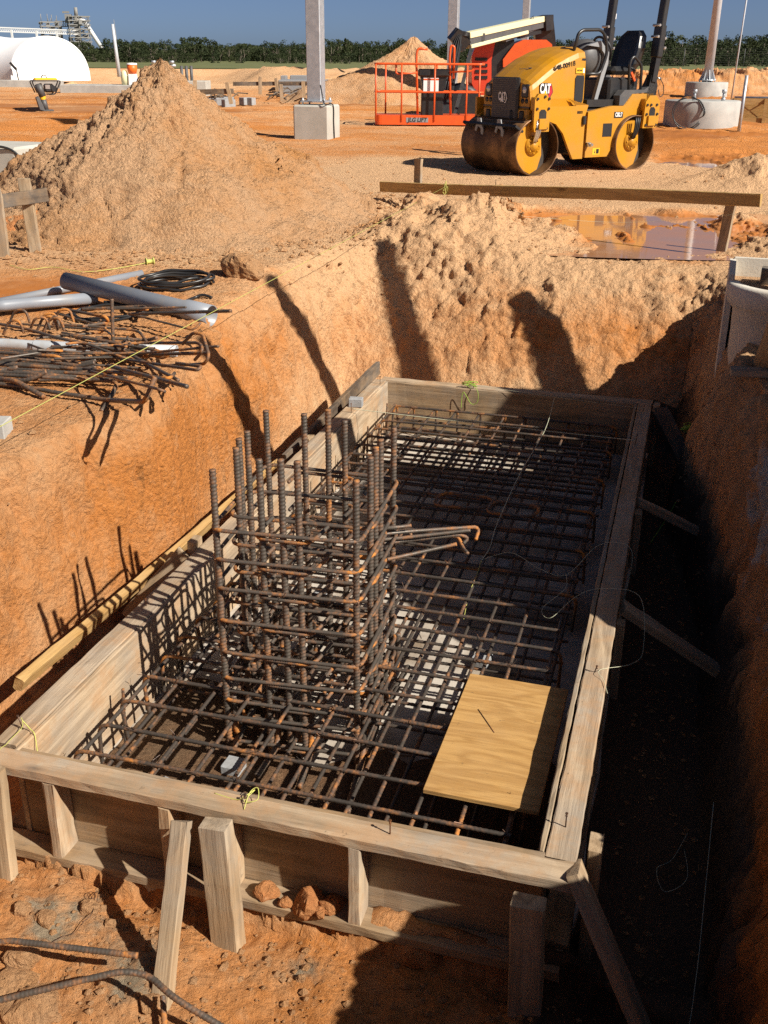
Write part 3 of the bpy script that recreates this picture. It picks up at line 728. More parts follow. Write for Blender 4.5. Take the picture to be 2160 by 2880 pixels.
# dirt over the near part of the pad, colour darkened as the cage's shade
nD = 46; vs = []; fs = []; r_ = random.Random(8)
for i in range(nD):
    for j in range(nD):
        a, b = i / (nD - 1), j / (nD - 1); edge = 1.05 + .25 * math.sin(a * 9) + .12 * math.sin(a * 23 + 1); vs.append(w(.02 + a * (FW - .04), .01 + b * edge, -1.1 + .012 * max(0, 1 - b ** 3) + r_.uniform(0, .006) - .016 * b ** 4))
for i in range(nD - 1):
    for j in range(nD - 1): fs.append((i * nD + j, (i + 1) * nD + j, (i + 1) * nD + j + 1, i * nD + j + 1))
me = np_mesh('dirt_shade_layer', np.array([tuple(p) for p in vs]), np.array(fs), M_shade_dirt, {'clay': np.full(len(vs), .30), 'wet': np.full(len(vs), .1), 'pale': np.zeros(len(vs))})
tag(link(bpy.data.objects.new('dirt_shade_layer', me)), 'brown dirt, darkened as shade, over the near part of the concrete pad under the cage', kind='stuff')
# ---------------------------------------------------------------- reinforcing mat
mat_ = empty('rebar_mat', w(.86, 2.2, FB), 0, 'large double grid of rusty reinforcing bars lying inside the timber form', 'rebar mat')
rb = random.Random(11)
us_top = [.10, .222, .386, .537, .70, .874, 1.015, 1.171, 1.316, 1.46, 1.612]
vs_top = [.175] + [.335 + .1655 * k for k in range(25)]
zt_v, zt_u = -.853, -.838
def bar(pts, r, name='bar'): return rod(name, pts, r, M_mat, mat_, step=.007, seg=6, pitch=.012)
for k, uu in enumerate(us_top):                           # long bars, hooked down at both ends
    j = lambda s=.006: rb.uniform(-s, s)
    bar(fillet([w(uu + j(), .105, -1.0), w(uu + j(), .105, zt_v), w(uu + j(), 1.5, zt_v + j(.004)), w(uu + j(), 3.0, zt_v + j(.004)), w(uu + j(), 4.40, zt_v), w(uu + j(), 4.40, -1.05)], .05), .0078, 'long_bar')
for k, vv in enumerate(vs_top):
    j = lambda s=.006: rb.uniform(-s, s)
    bar(fillet([w(.085 + j(.015), vv + j(), -1.02), w(.085 + j(.015), vv + j(), zt_u), w(.9, vv + j(), zt_u + j(.005)), w(1.64 + j(.02), vv + j(), zt_u)] + ([w(1.645, vv, -1.02)] if k % 3 == 1 else []), .05), .0078, 'cross_bar')
for k in range(11):
    uu = .13 + .148 * k + rb.uniform(-.012, .012); bar([w(uu, .1, -1.018), w(uu, 4.38, -1.018)], .0078, 'long_bar')
for k in range(26):
    vv = .24 + .1655 * k + rb.uniform(-.015, .015); bar([w(.09, vv, -1.032), w(1.64, vv + rb.uniform(-.01, .01), -1.032)], .0078, 'cross_bar')
for k in range(15):
    vv = 2.02 + .1655 * k + rb.uniform(-.015, .015); bar([w(.09, vv, -.945), w(1.63, vv + rb.uniform(-.01, .01), -.945)], .0078, 'cross_bar')
for k in range(9):                                        # uprights of side hooks against the panels
    vv = .5 + k * .46; bar([w(.075, vv, -1.06), w(.078, vv + .02, -.78 - rb.random() * .05)], .006, 'upright_bar')
# tie wire at the crossings
tw = MB()
def twist(mb, p, s=.014, rnd=rb):
    for q in range(2):
        a = Vector((rnd.uniform(-1, 1), rnd.uniform(-1, 1), rnd.uniform(-.2, 1))).normalized()
        b = Vector((rnd.uniform(-1, 1), rnd.uniform(-1, 1), rnd.uniform(-.6, 1))).normalized()
        mb.tube([p - a * s * .8, p + b * s * .9, p + a * s, p + a * s + b * s * rnd.uniform(.6, 2.2)], .0011, 4, True, False)
for uu in us_top:
    for k, vv in enumerate(vs_top):
        if rb.random() < .75: twist(tw, w(uu, vv, zt_u + .002))
tag(tw.build('tie_wire', M_wire, mat_), kind='stuff')
# small concrete spacers under the mat
for uu, vv in ((.33, .33), (.52, .52), (1.28, 1.55), (.4, 1.9), (1.35, 3.05), (.62, 3.6), (1.2, 2.5), (.15, 3.3)):
    m = MB().box((0, 0, .025), (.075, .075, .05), None, .004); o = m.build('spacer_block', M_brick, None, Matrix.Translation(w(uu, vv, -1.10)) @ Matrix.Rotation(rb.uniform(0, 1.5), 4, 'Z'))
    tag(o, 'small pale concrete spacer block on the slab under the reinforcing mat', 'spacer block', 'spacer blocks under the reinforcing mat')

# ---------------------------------------------------------------- column cage
cage = empty('rebar_cage', w(.69, .98, FB), 0, 'tall square cage of thick rusty reinforcing bars and ties standing on the mat', 'rebar cage')
FLc, FRc, BRc, BLc = (.445, .655), (.958, .698), (.930, 1.290), (.394, 1.291)
def lerp2(a, b, t): return (a[0] + (b[0] - a[0]) * t, a[1] + (b[1] - a[1]) * t)
bars = {'FL': (FLc, (595, 1322)), 'F1': (lerp2(FLc, FRc, .34), (730, 1293)), 'F2': (lerp2(FLc, FRc, .49), (792, 1291)), 'F3': (lerp2(FLc, FRc, .60), (831, 1296)),
        'FR': (FRc, (1000, 1351)), 'R1': (lerp2(FRc, BRc, .36), (1054, 1286)), 'R2': (lerp2(FRc, BRc, .47), (1071, 1258)), 'R3': (lerp2(FRc, BRc, .60), (1079, 1235)),
        'BR': (BRc, (1106, 1204)), 'B1': (lerp2(BLc, BRc, .62), (958, 1182)), 'B2': (lerp2(BLc, BRc, .48), (911, 1152)), 'B3': (lerp2(BLc, BRc, .30), (842, 1164)),
        'BL': (BLc, (745, 1154)), 'L3': (lerp2(FLc, BLc, .60), (691, 1213)), 'L2': (lerp2(FLc, BLc, .47), (667, 1233)), 'L1': (lerp2(FLc, BLc, .38), (656, 1260))}
for k, ((uu, vv), (px, py)) in bars.items():
    p = w(uu, vv, 0); d = ray(px, py); zt_ = CAM_Z + d.z * p.y / d.y
    rod('upright_bar', [w(uu + rb.uniform(-.004, .004), vv + rb.uniform(-.004, .004), -1.085), w(uu + rb.uniform(-.004, .004), vv + rb.uniform(-.004, .004), zt_)], .0122, M_bar, cage, step=.0036, seg=8, rib=.11, pitch=.0145)
for k, ((uu, vv), _) in bars.items():                     # feet of the bars, bent outward along the bottom grid
    a = rb.choice((0, 1, 2, 3)) * math.pi / 2 + rb.uniform(-.2, .2); l = rb.uniform(.22, .38)
    rod('bar_foot', fillet([w(uu + .02, vv + .02, -.86), w(uu + .02, vv + .02, -1.06), w(uu + .02 + l * math.cos(a), vv + .02 + l * math.sin(a), -1.05)], .07), .0122, M_bar, cage, step=.006, seg=7, rib=.11, pitch=.0145)
tie_z = [-.140, -.262, -.378, -.515, -.645, -.758, -.862, -.934, -1.042]
def off(q, e):                                            # push a corner outward from the cage's middle
    c = (.68, .985); return (q[0] + e * (1 if q[0] > c[0] else -1), q[1] + e * (1 if q[1] > c[1] else -1))
proto = {}
for n_, z in enumerate(tie_z):
    zz = lambda q=.004: z + rb.uniform(-q, q)
    e = .017
    A_, B_, C_, D_ = off(FLc, e), off(FRc, e), off(BRc, e), off(BLc, e)
    pts = fillet([w(*A_, zz()), w(*B_, zz(.008)), w(*C_, zz(.008)), w(*D_, zz())], .055, True, 5)
    rod('square_tie', pts, .0074, M_tie, cage, step=.0046, seg=7, closed=True, pitch=.0095, rib=.12)
    # narrow loops through the middle bars, both ways, with bent-over ends
    f1, f3 = lerp2(FLc, FRc, .315), lerp2(FLc, FRc, .645); b1, b3 = lerp2(BLc, BRc, .27), lerp2(BLc, BRc, .65)
    z1 = z - .016 + rb.uniform(-.004, .004)
    hk = rb.uniform(.09, .14)
    pts = fillet([w(f1[0] + .0, f1[1] + .13, z1 + .02), w(f1[0] - .02, f1[1] - .016, z1), w(f3[0] + .02, f3[1] - .016, z1 - .004), w(f3[0] + .045, f3[1] + hk, z1 + .012)], .05, False, 5)
    rod('hooked_tie', pts, .0074, M_tie, cage, step=.0046, seg=7, pitch=.0095, rib=.12)
    pts = fillet([w(b1[0] - .01, b1[1] - .13, z1 + .01), w(b1[0] - .02, b1[1] + .016, z1 - .002), w(b3[0] + .02, b3[1] + .016, z1 - .004), w(b3[0] + .02, b3[1] - .14, z1 + .012)], .05, False, 5)
    rod('hooked_tie', pts, .0074, M_tie, cage, step=.0046, seg=7, pitch=.0095, rib=.12)
    r1, r3 = lerp2(FRc, BRc, .32), lerp2(FRc, BRc, .66); l1, l3 = lerp2(FLc, BLc, .32), lerp2(FLc, BLc, .66)
    z2 = z - .034 + rb.uniform(-.004, .004)
    pts = fillet([w(l1[0] - .018, l1[1] - .02, z2), w(r1[0] + .018, r1[1] - .02, z2 + .006), w(r3[0] + .018, r3[1] + .02, z2 + .012), w(l3[0] - .018, l3[1] + .02, z2)], .05, True, 5)
    rod('cross_tie', pts, .0074, M_tie, cage, step=.0046, seg=7, closed=True, pitch=.0095, rib=.12)
tw = MB()
for n_, z in enumerate(tie_z):
    for k, ((uu, vv), _) in bars.items():
        if rb.random() < .85: twist(tw, w(uu, vv, z - .004), .019)
tag(tw.build('tie_wire', M_wire, cage), kind='stuff')

# spare bent ties left on the mat, right of the cage
def loose_tie(pts, label, cat='bent bar', r=.0064, mat=M_tie, rad=.05, closed=False, name='bent_bar', group=None):
    return tag(rod(name, fillet(pts, rad, closed, 5), r, mat, None, step=.005, seg=7, closed=closed, pitch=.0095, rib=.12), label, cat, group)
zm = zt_u + .016
GB = 'long ties sticking out of the column cage'
LB = 'sunlit bent tie sticking out of the right side of the column cage over the mat'
def cq(x, y, z): return at(1040 + .2411 * x, 1060 + .2411 * y, z)
loose_tie([cq(60, 1770, -.30), cq(300, 1755, -.33), cq(480, 1735, -.33)], LB, group=GB, r=.0078)
loose_tie([cq(180, 1830, -.36), cq(480, 1800, -.37), cq(1240, 1750, -.38), cq(1270, 1790, -.40), cq(1235, 1900, -.42)], LB, group=GB, r=.0078)
loose_tie([cq(120, 1900, -.38), cq(360, 1880, -.38), cq(1170, 1790, -.36)], LB, group=GB, r=.0078)
loose_tie([cq(160, 1945, -.40), cq(420, 1910, -.40), cq(1060, 1840, -.38), cq(1150, 1880, -.40), cq(1090, 1945, -.42)], LB, group=GB, r=.0078)
loose_tie([cq(200, 2130, -.44), cq(500, 2065, -.44), cq(1010, 1950, -.42)], LB, group=GB, r=.0078)
loose_tie([cq(780, 1870, -.42), cq(1030, 1850, -.42), cq(1080, 1990, -.45), cq(1140, 2060, -.45)], LB, group=GB, r=.0078)
loose_tie([cq(300, 1800, -.40), cq(470, 1800, -.40), cq(490, 1900, -.43), cq(400, 1940, -.43)], LB, group=GB, r=.0078)
for k, (uu, vv, s) in enumerate(((.78, 2.62, .30), (1.08, 2.58, .26))):
    loose_tie([w(uu, vv, zm + .012 * k), w(uu + s, vv + .02, zm + .01), w(uu + s + .02, vv + .17, zm + .012), w(uu + .02, vv + .17, zm + .014)],
              ('wide' if k == 0 else 'short') + ' dark rounded tie lying flat in the shaded middle of the mat', closed=True, rad=.07, r=.008, name='closed_tie')

# plywood sheet on the mat
ply = MB(); ply.box((0, 0, 0), (.385, .735, .018), None, .002)
c_ = (w(1.31, .997, 0) + w(1.319, .285, 0)) / 2
o = ply.build('plywood_sheet', M_ply, None, Matrix.Translation(w(1.515, .64, -.815)) @ Matrix.Rotation(_A - .01, 4, 'Z') @ Matrix.Rotation(R(90), 4, 'Z').inverted() @ Matrix.Rotation(R(90), 4, 'Z'))
tag(o, 'bright yellow plywood offcut lying on the mat against the right side of the form', 'plywood sheet')
# small things on the form
o = MB().box((0, 0, .029), (.092, .062, .058), None, .004).build('concrete_brick', M_brick, None, Matrix.Translation(w(-.045, 3.87, FZ)) @ Matrix.Rotation(_A + .15, 4, 'Z'))
tag(o, 'small pale concrete brick on the left board of the timber form', 'brick')
# plank dropped in the gap on the left
pl = plank('loose_plank', w(-.37, .50, -.855), w(-.285, 3.05, -.86), .038, .06, M_fresh, None, up=(.35, 0, 1), wob=.004)
tag(pl, 'long yellow new plank dropped in the gap between left form side and pit wall', 'plank')

# ---------------------------------------------------------------- mason's lines
def sag(a, b, s, n=6): return [Vector(a).lerp(Vector(b), i / n) - Vector((0, 0, 4 * s * (i / n) * (1 - i / n))) for i in range(n + 1)]
def line(name, pts, label, mat=None, r=.0011, smooth=True): return tag(wire_curve(name, pts, r, mat or M_strw, None, 4, smooth), label, 'string')
line('string_line', sag(w(-.03, 3.72, FZ + .03), w(1.79, 3.64, FZ + .03), .004), 'white string stretched across the far end of the form from the pale brick', r=.0024)
line('string_line', sag(w(.62, 4.52, FZ + .02), w(1.80, 4.32, FZ + .02), .004), 'thin pale string stretched along the far end of the form', r=.0010)
line('string_line', [w(1.20, 4.44, FZ - .0), w(1.215, 3.9, FZ - .05), w(1.18, 3.1, -.78), w(1.17, 2.45, -.81), w(1.19, 2.15, -.80), w(1.17, 2.04, zm)], 'long pale string hanging down the middle of the mat from the far form board', r=.0018)
line('string_line', [w(1.17, 2.04, zm), w(1.3, 2.12, zm + .02), w(1.45, 2.03, zm), w(1.585, 1.98, zm + .01), w(1.70, 2.16, zm + .09), w(1.80, 2.2, FZ + .004), w(1.872, 2.14, FZ - .02), w(1.86, 2.0, FZ - .2)],
     'yellowish string looping over the right board from the mat, the farther of two loops', M_strw, .0010)
line('string_line', [w(1.585, 1.98, zm + .01), w(1.60, 1.8, zm + .03), w(1.52, 1.66, zm - .01), w(1.57, 1.55, zm + .01), w(1.66, 1.66, zm + .07), w(1.76, 1.70, FZ + .004), w(1.93, 1.66, FZ + .012), w(1.97, 1.45, FZ - .12), w(1.93, 1.2, FZ - .05), w(1.82, 1.02, FZ + .012), w(1.84, .96, FZ + .006), w(1.86, .88, FZ + .004)],
     'pale yellow string trailing over the right board beside the brace, the nearer of two loops', M_strw, .0010)
line('string_line', [w(1.17, 2.04, zm), w(1.175, 1.9, zm - .01), w(1.17, 1.75, zm - .04), w(1.175, 1.62, zm - .10)], 'short yellow string end dangling through the mat', M_string, .0016)
line('string_line', [w(-.052, .085, FZ + .05), w(-.045, .07, FZ + .02), w(-.04, -.02, FZ + .02), w(-.02, -.12, FZ + .01), w(.02, -.35, -1.0), w(.0, -.70, -1.06), w(-.05, -1.1, -1.02)], 'yellow string tied to a bent nail at the front left corner of the form', M_string, .0013)
line('string_line', [w(-.052, .085, FZ + .04), w(-.02, .08, FZ + .012), w(.002, .07, FZ + .0), w(.018, .05, FZ - .06), w(.03, .04, FZ - .10)], 'cut yellow string end hanging inside the front left corner of the form', M_string, .002)
line('string_knot', [w(.72, -.04, FZ + .003), w(.80, -.05, FZ + .004), w(.83, -.05, FZ + .025), w(.85, -.02, FZ + .03), w(.83, -.06, FZ + .012), w(.87, -.05, FZ + .02), w(.86, -.02, FZ + .04), w(.84, -.035, FZ + .03), w(.84, -.085, FZ + .003)], 'knotted lime string around a nail on the front board', M_string, .0016)
kn = [w(.60 + rb.uniform(-.06, .06), 4.50 + rb.uniform(-.01, .03), FZ + rb.uniform(.0, .05)) for _ in range(16)] + [w(.66, 4.46, FZ), w(.665, 4.455, FZ - .08), w(.62, 4.46, FZ - .10), w(.56, 4.46, FZ - .02), w(.55, 4.46, FZ - .14)]
line('string_tangle', kn, 'bright green tangle of string hanging on the far form board', M_green, .0022)
kn = [w(2.1 + rb.uniform(-.05, .05), 4.12 + rb.uniform(-.05, .05), -.74 + rb.uniform(-.02, .02)) for _ in range(30)] + [w(2.12, 4.0, -.8), w(2.08, 3.6, -1.0), w(1.95, 3.2, -1.15)]
line('string_tangle', kn, 'green wad of string on the dark brace at the far right of the trench', M_green, .0028)
line('string_line', [w(2.25, .55, -.86), w(2.235, .2, -.98), w(2.22, -.05, -1.03), w(2.2, -.2, -1.12), w(2.12, -.32, -1.16)], 'thin pale string drooping down the near right wall of the trench', M_strw, .0012)
line('string_line', [w(2.20, .75, -1.17), w(2.15, .60, -1.175), w(2.10, .52, -1.16), w(2.13, .43, -1.17), w(2.2, .5, -1.16), w(2.19, .66, -1.17)], 'pale string loop lying on the dark trench floor', M_strw, .0011)
# ---------------------------------------------------------------- tandem roller
def side_M(root, x, y, z):           # lettering on the left flank
    return MW[root.name] @ Matrix(((-1, 0, 0, x), (0, 0, 1, y), (0, 1, 0, z), (0, 0, 0, 1)))
def front_M(root, x, y, z):
    return MW[root.name] @ Matrix(((0, 0, 1, x), (1, 0, 0, y), (0, 1, 0, z), (0, 0, 0, 1)))
RX, RY = 2.40, 15.28
roller = empty('road_roller', (RX, RY, gz(RX, RY) - .012), math.atan2(-.53, -.85), 'yellow tandem road roller with two rusty steel drums parked on the packed sand', 'road roller')
def part(mb, name, mats, parent=roller): return mb.build(name, mats, parent, None, True)
DR = .365
def drum(xc):
    m = MB(); n = 64
    # shell with thickness, drum ends open
    m.lathe([(DR, -.60), (DR, .595), (DR - .006, .60), (DR - .016, .60), (DR - .018, .594), (DR - .018, -.594), (DR - .016, -.60), (DR, -.60)], n, (xc, 0, .365), 'Y')
    d = part(m, 'drum', M_drum)
    m = MB(); m.lathe([(DR - .02, .42), (.02, .40), (.02, -.40), (DR - .02, -.42)], n, (xc, 0, .365), 'Y'); i_ = m.build('drum_disc', M_drumin, d, MW[roller.name])
    return d
dF, dR_ = drum(.875), drum(-.875)
def hubplate(xc, pts, y0, y1, name, par):
    m = MB(); m.prism([(xc + a, .365 + b) for a, b in pts], y0, y1, 'Y'); return m.build(name, M_yel, par, MW[roller.name])
hp = [(-.10, .20), (-.02, .30), (.17, .30), (.30, .17), (.335, .02), (.31, -.14), (.20, -.27), (.05, -.335), (-.07, -.28), (-.13, -.10)]
hubplate(.875, hp, .50, .535, 'hub_plate', dF)
hubplate(-.875, [(a * 1.0, b) for a, b in hp], .50, .535, 'hub_plate', dR_)
for xc, d in ((.875, dF), (-.875, dR_)):
    m = MB(); m.lathe([(.001, .60), (.05, .60), (.06, .57), (.115, .565), (.125, .535)], 24, (xc + .03, 0, .385), 'Y')
    for k in range(8):
        a = k * math.pi / 4; m.cyl((xc + .03 + .09 * math.cos(a), .56, .385 + .09 * math.sin(a)), (xc + .03 + .09 * math.cos(a), .58, .385 + .09 * math.sin(a)), .011, 6)
    m.build('hub', M_yel, d, MW[roller.name])
    m = MB()
    for k in (0, 1, 2): m.tube(fillet([(xc - .01 + .035 * k, .64, .70), (xc + .0 + .03 * k, .64, .55), (xc + .03 + .02 * k, .60, .43)], .08), .014, 8)
    part(m, 'hydraulic_hose', M_black if xc < 0 else M_chrome)
# front body
def loft(secs, closed_ends=True):
    m = MB(); n = len(secs[0]); vs = [p for s_ in secs for p in s_]
    fs = [(i * n + k, i * n + (k + 1) % n, (i + 1) * n + (k + 1) % n, (i + 1) * n + k) for i in range(len(secs) - 1) for k in range(n)]
    fs += [tuple(range(n))[::-1], tuple((len(secs) - 1) * n + k for k in range(n))]
    m._add(vs, fs); return m
secs = []
for x, zt_, hw, sh in ((.03, 1.52, .47, .05), (.06, 1.575, .49, .06), (.18, 1.565, .50, .06), (.34, 1.52, .50, .07), (.52, 1.45, .50, .08), (.70, 1.35, .50, .09), (.84, 1.25, .50, .08), (.92, 1.19, .495, .07), (.955, 1.15, .485, .05)):
    zb_ = .855
    h = [(hw, zb_), (hw + .012, zb_ + .10), (hw, zt_ - sh - .06), (hw - .02, zt_ - sh), (hw - .09, zt_ - .03), (hw - .17, zt_ - .005), (.14, zt_ + .012)]
    secs.append([(x, y, z) for y, z in h] + [(x, -y, z) for y, z in h[::-1]])
hood = part(loft(secs), 'hood', M_yel)
for p in hood.data.polygons: p.use_smooth = False
m = MB(); m.box((.58, 0, .735), (.78, .97, .205), None, .02); front_body = part(m, 'front_body', M_yel)
m = MB(); m.box((.56, 0, .848), (.80, .985, .020)); part(m, 'seam_strip', M_blackp)
m = MB()
for sy in (1, -1):
    y0, y1 = (.505, .545) if sy > 0 else (-.545, -.505)
    m.prism([(.03, .19), (.20, .19), (.29, .33), (.40, .52), (.53, .64), (.72, .70), (.98, .705), (.98, .60), (1.02, .60), (1.02, .72), (.80, .86), (.03, .86)], y0, y1, 'Y')
part(m, 'side_plate', M_yel)
m = MB()
m.prism([(.73, .56), (.97, .56), (.99, .62), (.99, .95), (.93, 1.02), (.80, 1.02), (.73, .93)], .60, .64, 'Y'); m.box((.86, .58, .90), (.24, .09, .16), None, .01); part(m, 'drum_bracket', M_yel); m = MB()
m.prism([(.73, .56), (.97, .56), (.99, .62), (.99, .95), (.73, .93)], -.64, -.60, 'Y')
part(m, 'drum_bracket', M_yel)
for a, b in ((.76, .96), (.83, .985), (.95, .96), (.76, .84), (.95, .84), (.78, .60), (.94, .60)): part(MB().cyl((a, .64, b), (a, .656, b), .017, 8), 'bolt', M_blackp)
m = MB(); m.prism([(.79, .70), (.91, .70), (.91, .80), (.88, .83), (.82, .83), (.79, .80)], .6405, .643, 'Y'); part(m, 'bracket_slot', M_blackp)
m = MB(); m.box((.855, .655, .655), (.13, .035, .13), None, .004); part(m, 'hose_guard', M_yel)
# nose: grille, lamps
m = MB(); m.box((.965, 0, .93), (.06, .56, .56), None, .02); g = part(m, 'grille', M_blackp)
m = MB()
for k in range(22): m.box((.998, 0, .675 + k * .0245), (.008, .50, .008))
m.build('grille_bars', M_dgrey, g, MW[roller.name])
for sy in (1, -1):
    m = MB(); m.box((.945, sy * .385, 1.045), (.05, .15, .17), None, .02); h_ = part(m, 'headlight', M_blackp)
    m = MB(); m.lathe([(.001, .978), (.035, .974), (.044, .968)], 20, (0, sy * .385, 1.06), 'X'); m.build('lens', M_lamp, h_, MW[roller.name])
    m = MB()
    for dy in (-.04, .04): m.lathe([(.001, .962), (.031, .961), (.033, .952)], 18, (0, sy * .385 + dy, .925), 'X')
    part(m, 'marker_lights', M_blackp)
    m = MB(); m.box((.975, sy * .36, .73), (.03, .09, .15), None, .02); part(m, 'bumper_pad', M_black)
m = MB(); m.box((.985, .17, .735), (.07, .07, .16), None, .025); part(m, 'tow_hook', M_black)
# scraper over the front drum
m = MB(); m.box((.62, 0, .60), (.70, .95, .08)); m.beam((1.17, -.58, .60), (1.17, .58, .60), .03, .15, (1, 0, .6)); m.beam((1.05, -.55, .66), (1.05, .55, .66), .05, .05); part(m, 'drum_scraper', M_blackp)
m = MB()
for y in (-.22, .22):
    m.prism([(y - .05, .70), (y + .02, .70), (y + .04, .63), (y + .09, .56), (y + .08, .49), (y + .04, .50), (y + .03, .57), (y - .04, .60), (y - .07, .53), (y - .10, .54)], 1.205, 1.22, 'X')
part(m, 'scraper_bracket', M_grey)
# window and stickers on the hood flank
m = MB(); m.prism([(.075, .93), (.10, .885), (.17, .88), (.225, .95), (.225, 1.20), (.20, 1.235), (.085, 1.235), (.075, 1.20)], .497, .5165, 'Y'); part(m, 'side_window', M_black)
m = MB(); m.prism([(.075, 1.26), (.225, 1.26), (.225, 1.325), (.075, 1.325)], .49, .5165, 'Y'); st = part(m, 'sticker', M_yell)
text('MUSTANG', .030, M_blk, st, side_M(roller, .165, .518, 1.293), .0005, .0006, .62)
m = MB(); m.prism([(.08, 1.264), (.105, 1.264), (.105, 1.321), (.08, 1.321)], .5168, .518, 'Y'); m.build('sticker_badge', M_wht, st, MW[roller.name])
m = MB(); m.prism([(.045, 1.415), (.13, 1.415), (.115, 1.44), (.06, 1.44)], .44, .498, 'Y'); part(m, 'hood_latch', M_blackp)
text('648-00918', .084, M_blk, hood, MW[roller.name] @ Matrix.Translation((.415, .5025, 1.348)) @ Matrix.Rotation(R(10.5), 4, 'Y') @ Matrix(((-1, 0, 0, 0), (0, 0, 1, 0), (0, 1, 0, 0), (0, 0, 0, 1))), .004, .0007, 1.0)
text('DACP', .055, M_dgrey, hood, MW[roller.name] @ Matrix.Translation((.765, .12, 1.312)) @ Matrix.Rotation(R(31), 4, 'Y') @ Matrix(((0, -1, 0, 0), (1, 0, 0, 0), (0, 0, 1, 0), (0, 0, 0, 1))), .003, .0005, 1.5, shear=.35)
def emblem(M, s, par, plate=True):
    def pz(pts, z0, z1, mat, name):
        mb = MB(); mb.prism([(a * s, b * s) for a, b in pts], z0, z1, 'Z', None); return mb.build(name, mat, par, M)
    if plate:
        pz([(-.10, -.62), (.30, -.62), (.62, -.12), (.44, .44), (.10, .50), (-.02, .0)], .000, .002, M_blk, 'emblem_edge')
        pz([(-.05, -.57), (.27, -.57), (.57, -.12), (.40, .38), (.12, .42), (.02, .0)], .002, .003, M_redl, 'emblem_hexagon')
        pz([(-.66, -.36), (.14, -.36), (.22, -.2), (.30, .52), (-.66, .52), (-.70, .44), (-.70, -.30)], .003, .0045, M_blk, 'emblem_edge')
    pz([(-.42, -.32), (.10, -.32), (-.16, .02)], .0046, .0056, M_yell if plate else M_wht, 'emblem_triangle')
    text('CAT', s * .92, M_wht, par, M @ Matrix.Translation((-.19 * s, .10 * s, .0065)), .0008, s * .030, .56)
    if not plate: pz([(.16, -.42), (.34, -.42), (.52, -.05), (.36, .40), (.28, .40), (.42, -.03), (.30, -.34), (.16, -.34)], .003, .005, M_wht, 'emblem_hexagon')
emblem(side_M(roller, .70, .5135, 1.055), .17, hood)
emblem(front_M(roller, 1.003, .0, .955), .15, g, False)
# rear body
m = MB()
poly = [(-.03, .20), (-.43, .20), (-.50, .30), (-.56, .46), (-.66, .62), (-.80, .70), (-1.00, .72), (-1.24, .72), (-1.24, .93), (-1.20, 1.0), (-1.05, 1.0), (-.80, 1.0), (-.66, .85), (-.46, .85), (-.03, .78)]
m.prism(poly, .46, .53, 'Y'); m.prism(poly, -.53, -.46, 'Y')
m.box((-.36, 0, .50), (.60, .90, .58)); m.box((-.80, 0, .78), (.80, .90, .12)); rear = part(m, 'rear_body', M_yel)
m = MB(); m.box((.0, 0, .48), (.12, .40, .5)); m.box((-.25, 0, .80), (.45, .92, .03)); part(m, 'articulation_joint', M_blackp)
m = MB(); m.prism([(-.95, .56), (-1.20, .56), (-1.24, .63), (-1.24, .90), (-1.16, .98), (-1.04, .98), (-.97, .90)], .60, .64, 'Y'); m.box((-1.10, .57, .86), (.24, .10, .16), None, .01); part(m, 'drum_bracket', M_yel); m = MB()
m.prism([(-.95, .56), (-1.20, .56), (-1.24, .63), (-1.24, .90), (-.97, .90)], -.64, -.60, 'Y'); part(m, 'drum_bracket', M_yel)
for a, b in ((-1.0, .86), (-1.07, .86), (-1.18, .86), (-1.0, .74), (-1.2, .74), (-1.0, .6), (-1.19, .6)): part(MB().cyl((a, .64, b), (a, .656, b), .017, 8), 'bolt', M_blackp)
m = MB(); m.prism([(-1.05, .72), (-1.16, .72), (-1.16, .80), (-1.13, .83), (-1.07, .83), (-1.05, .79)], .6405, .643, 'Y'); part(m, 'bracket_slot', M_blackp)
m = MB(); m.box((-1.09, .655, .655), (.14, .035, .13), None, .004); part(m, 'hose_guard', M_yel)
m = MB(); m.box((-.40, .531, .545), (.165, .006, .17)); part(m, 'side_opening', M_black)
m = MB(); m.box((-.225, .531, .275), (.13, .004, .085)); wl = part(m, 'warning_label', M_yell)
m = MB(); m.prism([(-.19, .25), (-.21, .25), (-.20, .30)], .5332, .5342, 'Y'); m.box((-.25, .5337, .275), (.05, .001, .06)); m.build('warning_sign', M_blk, wl, MW[roller.name])
m = MB(); m.box((-.585, .532, .735), (.165, .004, .078), None, .0015); bp = part(m, 'badge', M_blk)
text('CB2.7', .072, M_wht, bp, side_M(roller, -.585, .535, .737), .0006, .0022, .72)
m = MB(); m.cyl((-.05, .53, .37), (-.05, .60, .37), .030, 12); m.cyl((-.05, .60, .37), (-.05, .64, .37), .02, 8); part(m, 'tow_pin', M_chrome)
m = MB(); m.box((.13, .535, .78), (.10, .02, .035)); m.box((.06, .56, .68), (.05, .05, .11), None, .01); part(m, 'hood_catch', M_blackp)
m = MB(); m.prism([(-.02, .87), (.25, .87), (.34, .95), (.02, .75)], .53, .536, 'Y'); part(m, 'service_flap', M_yel)
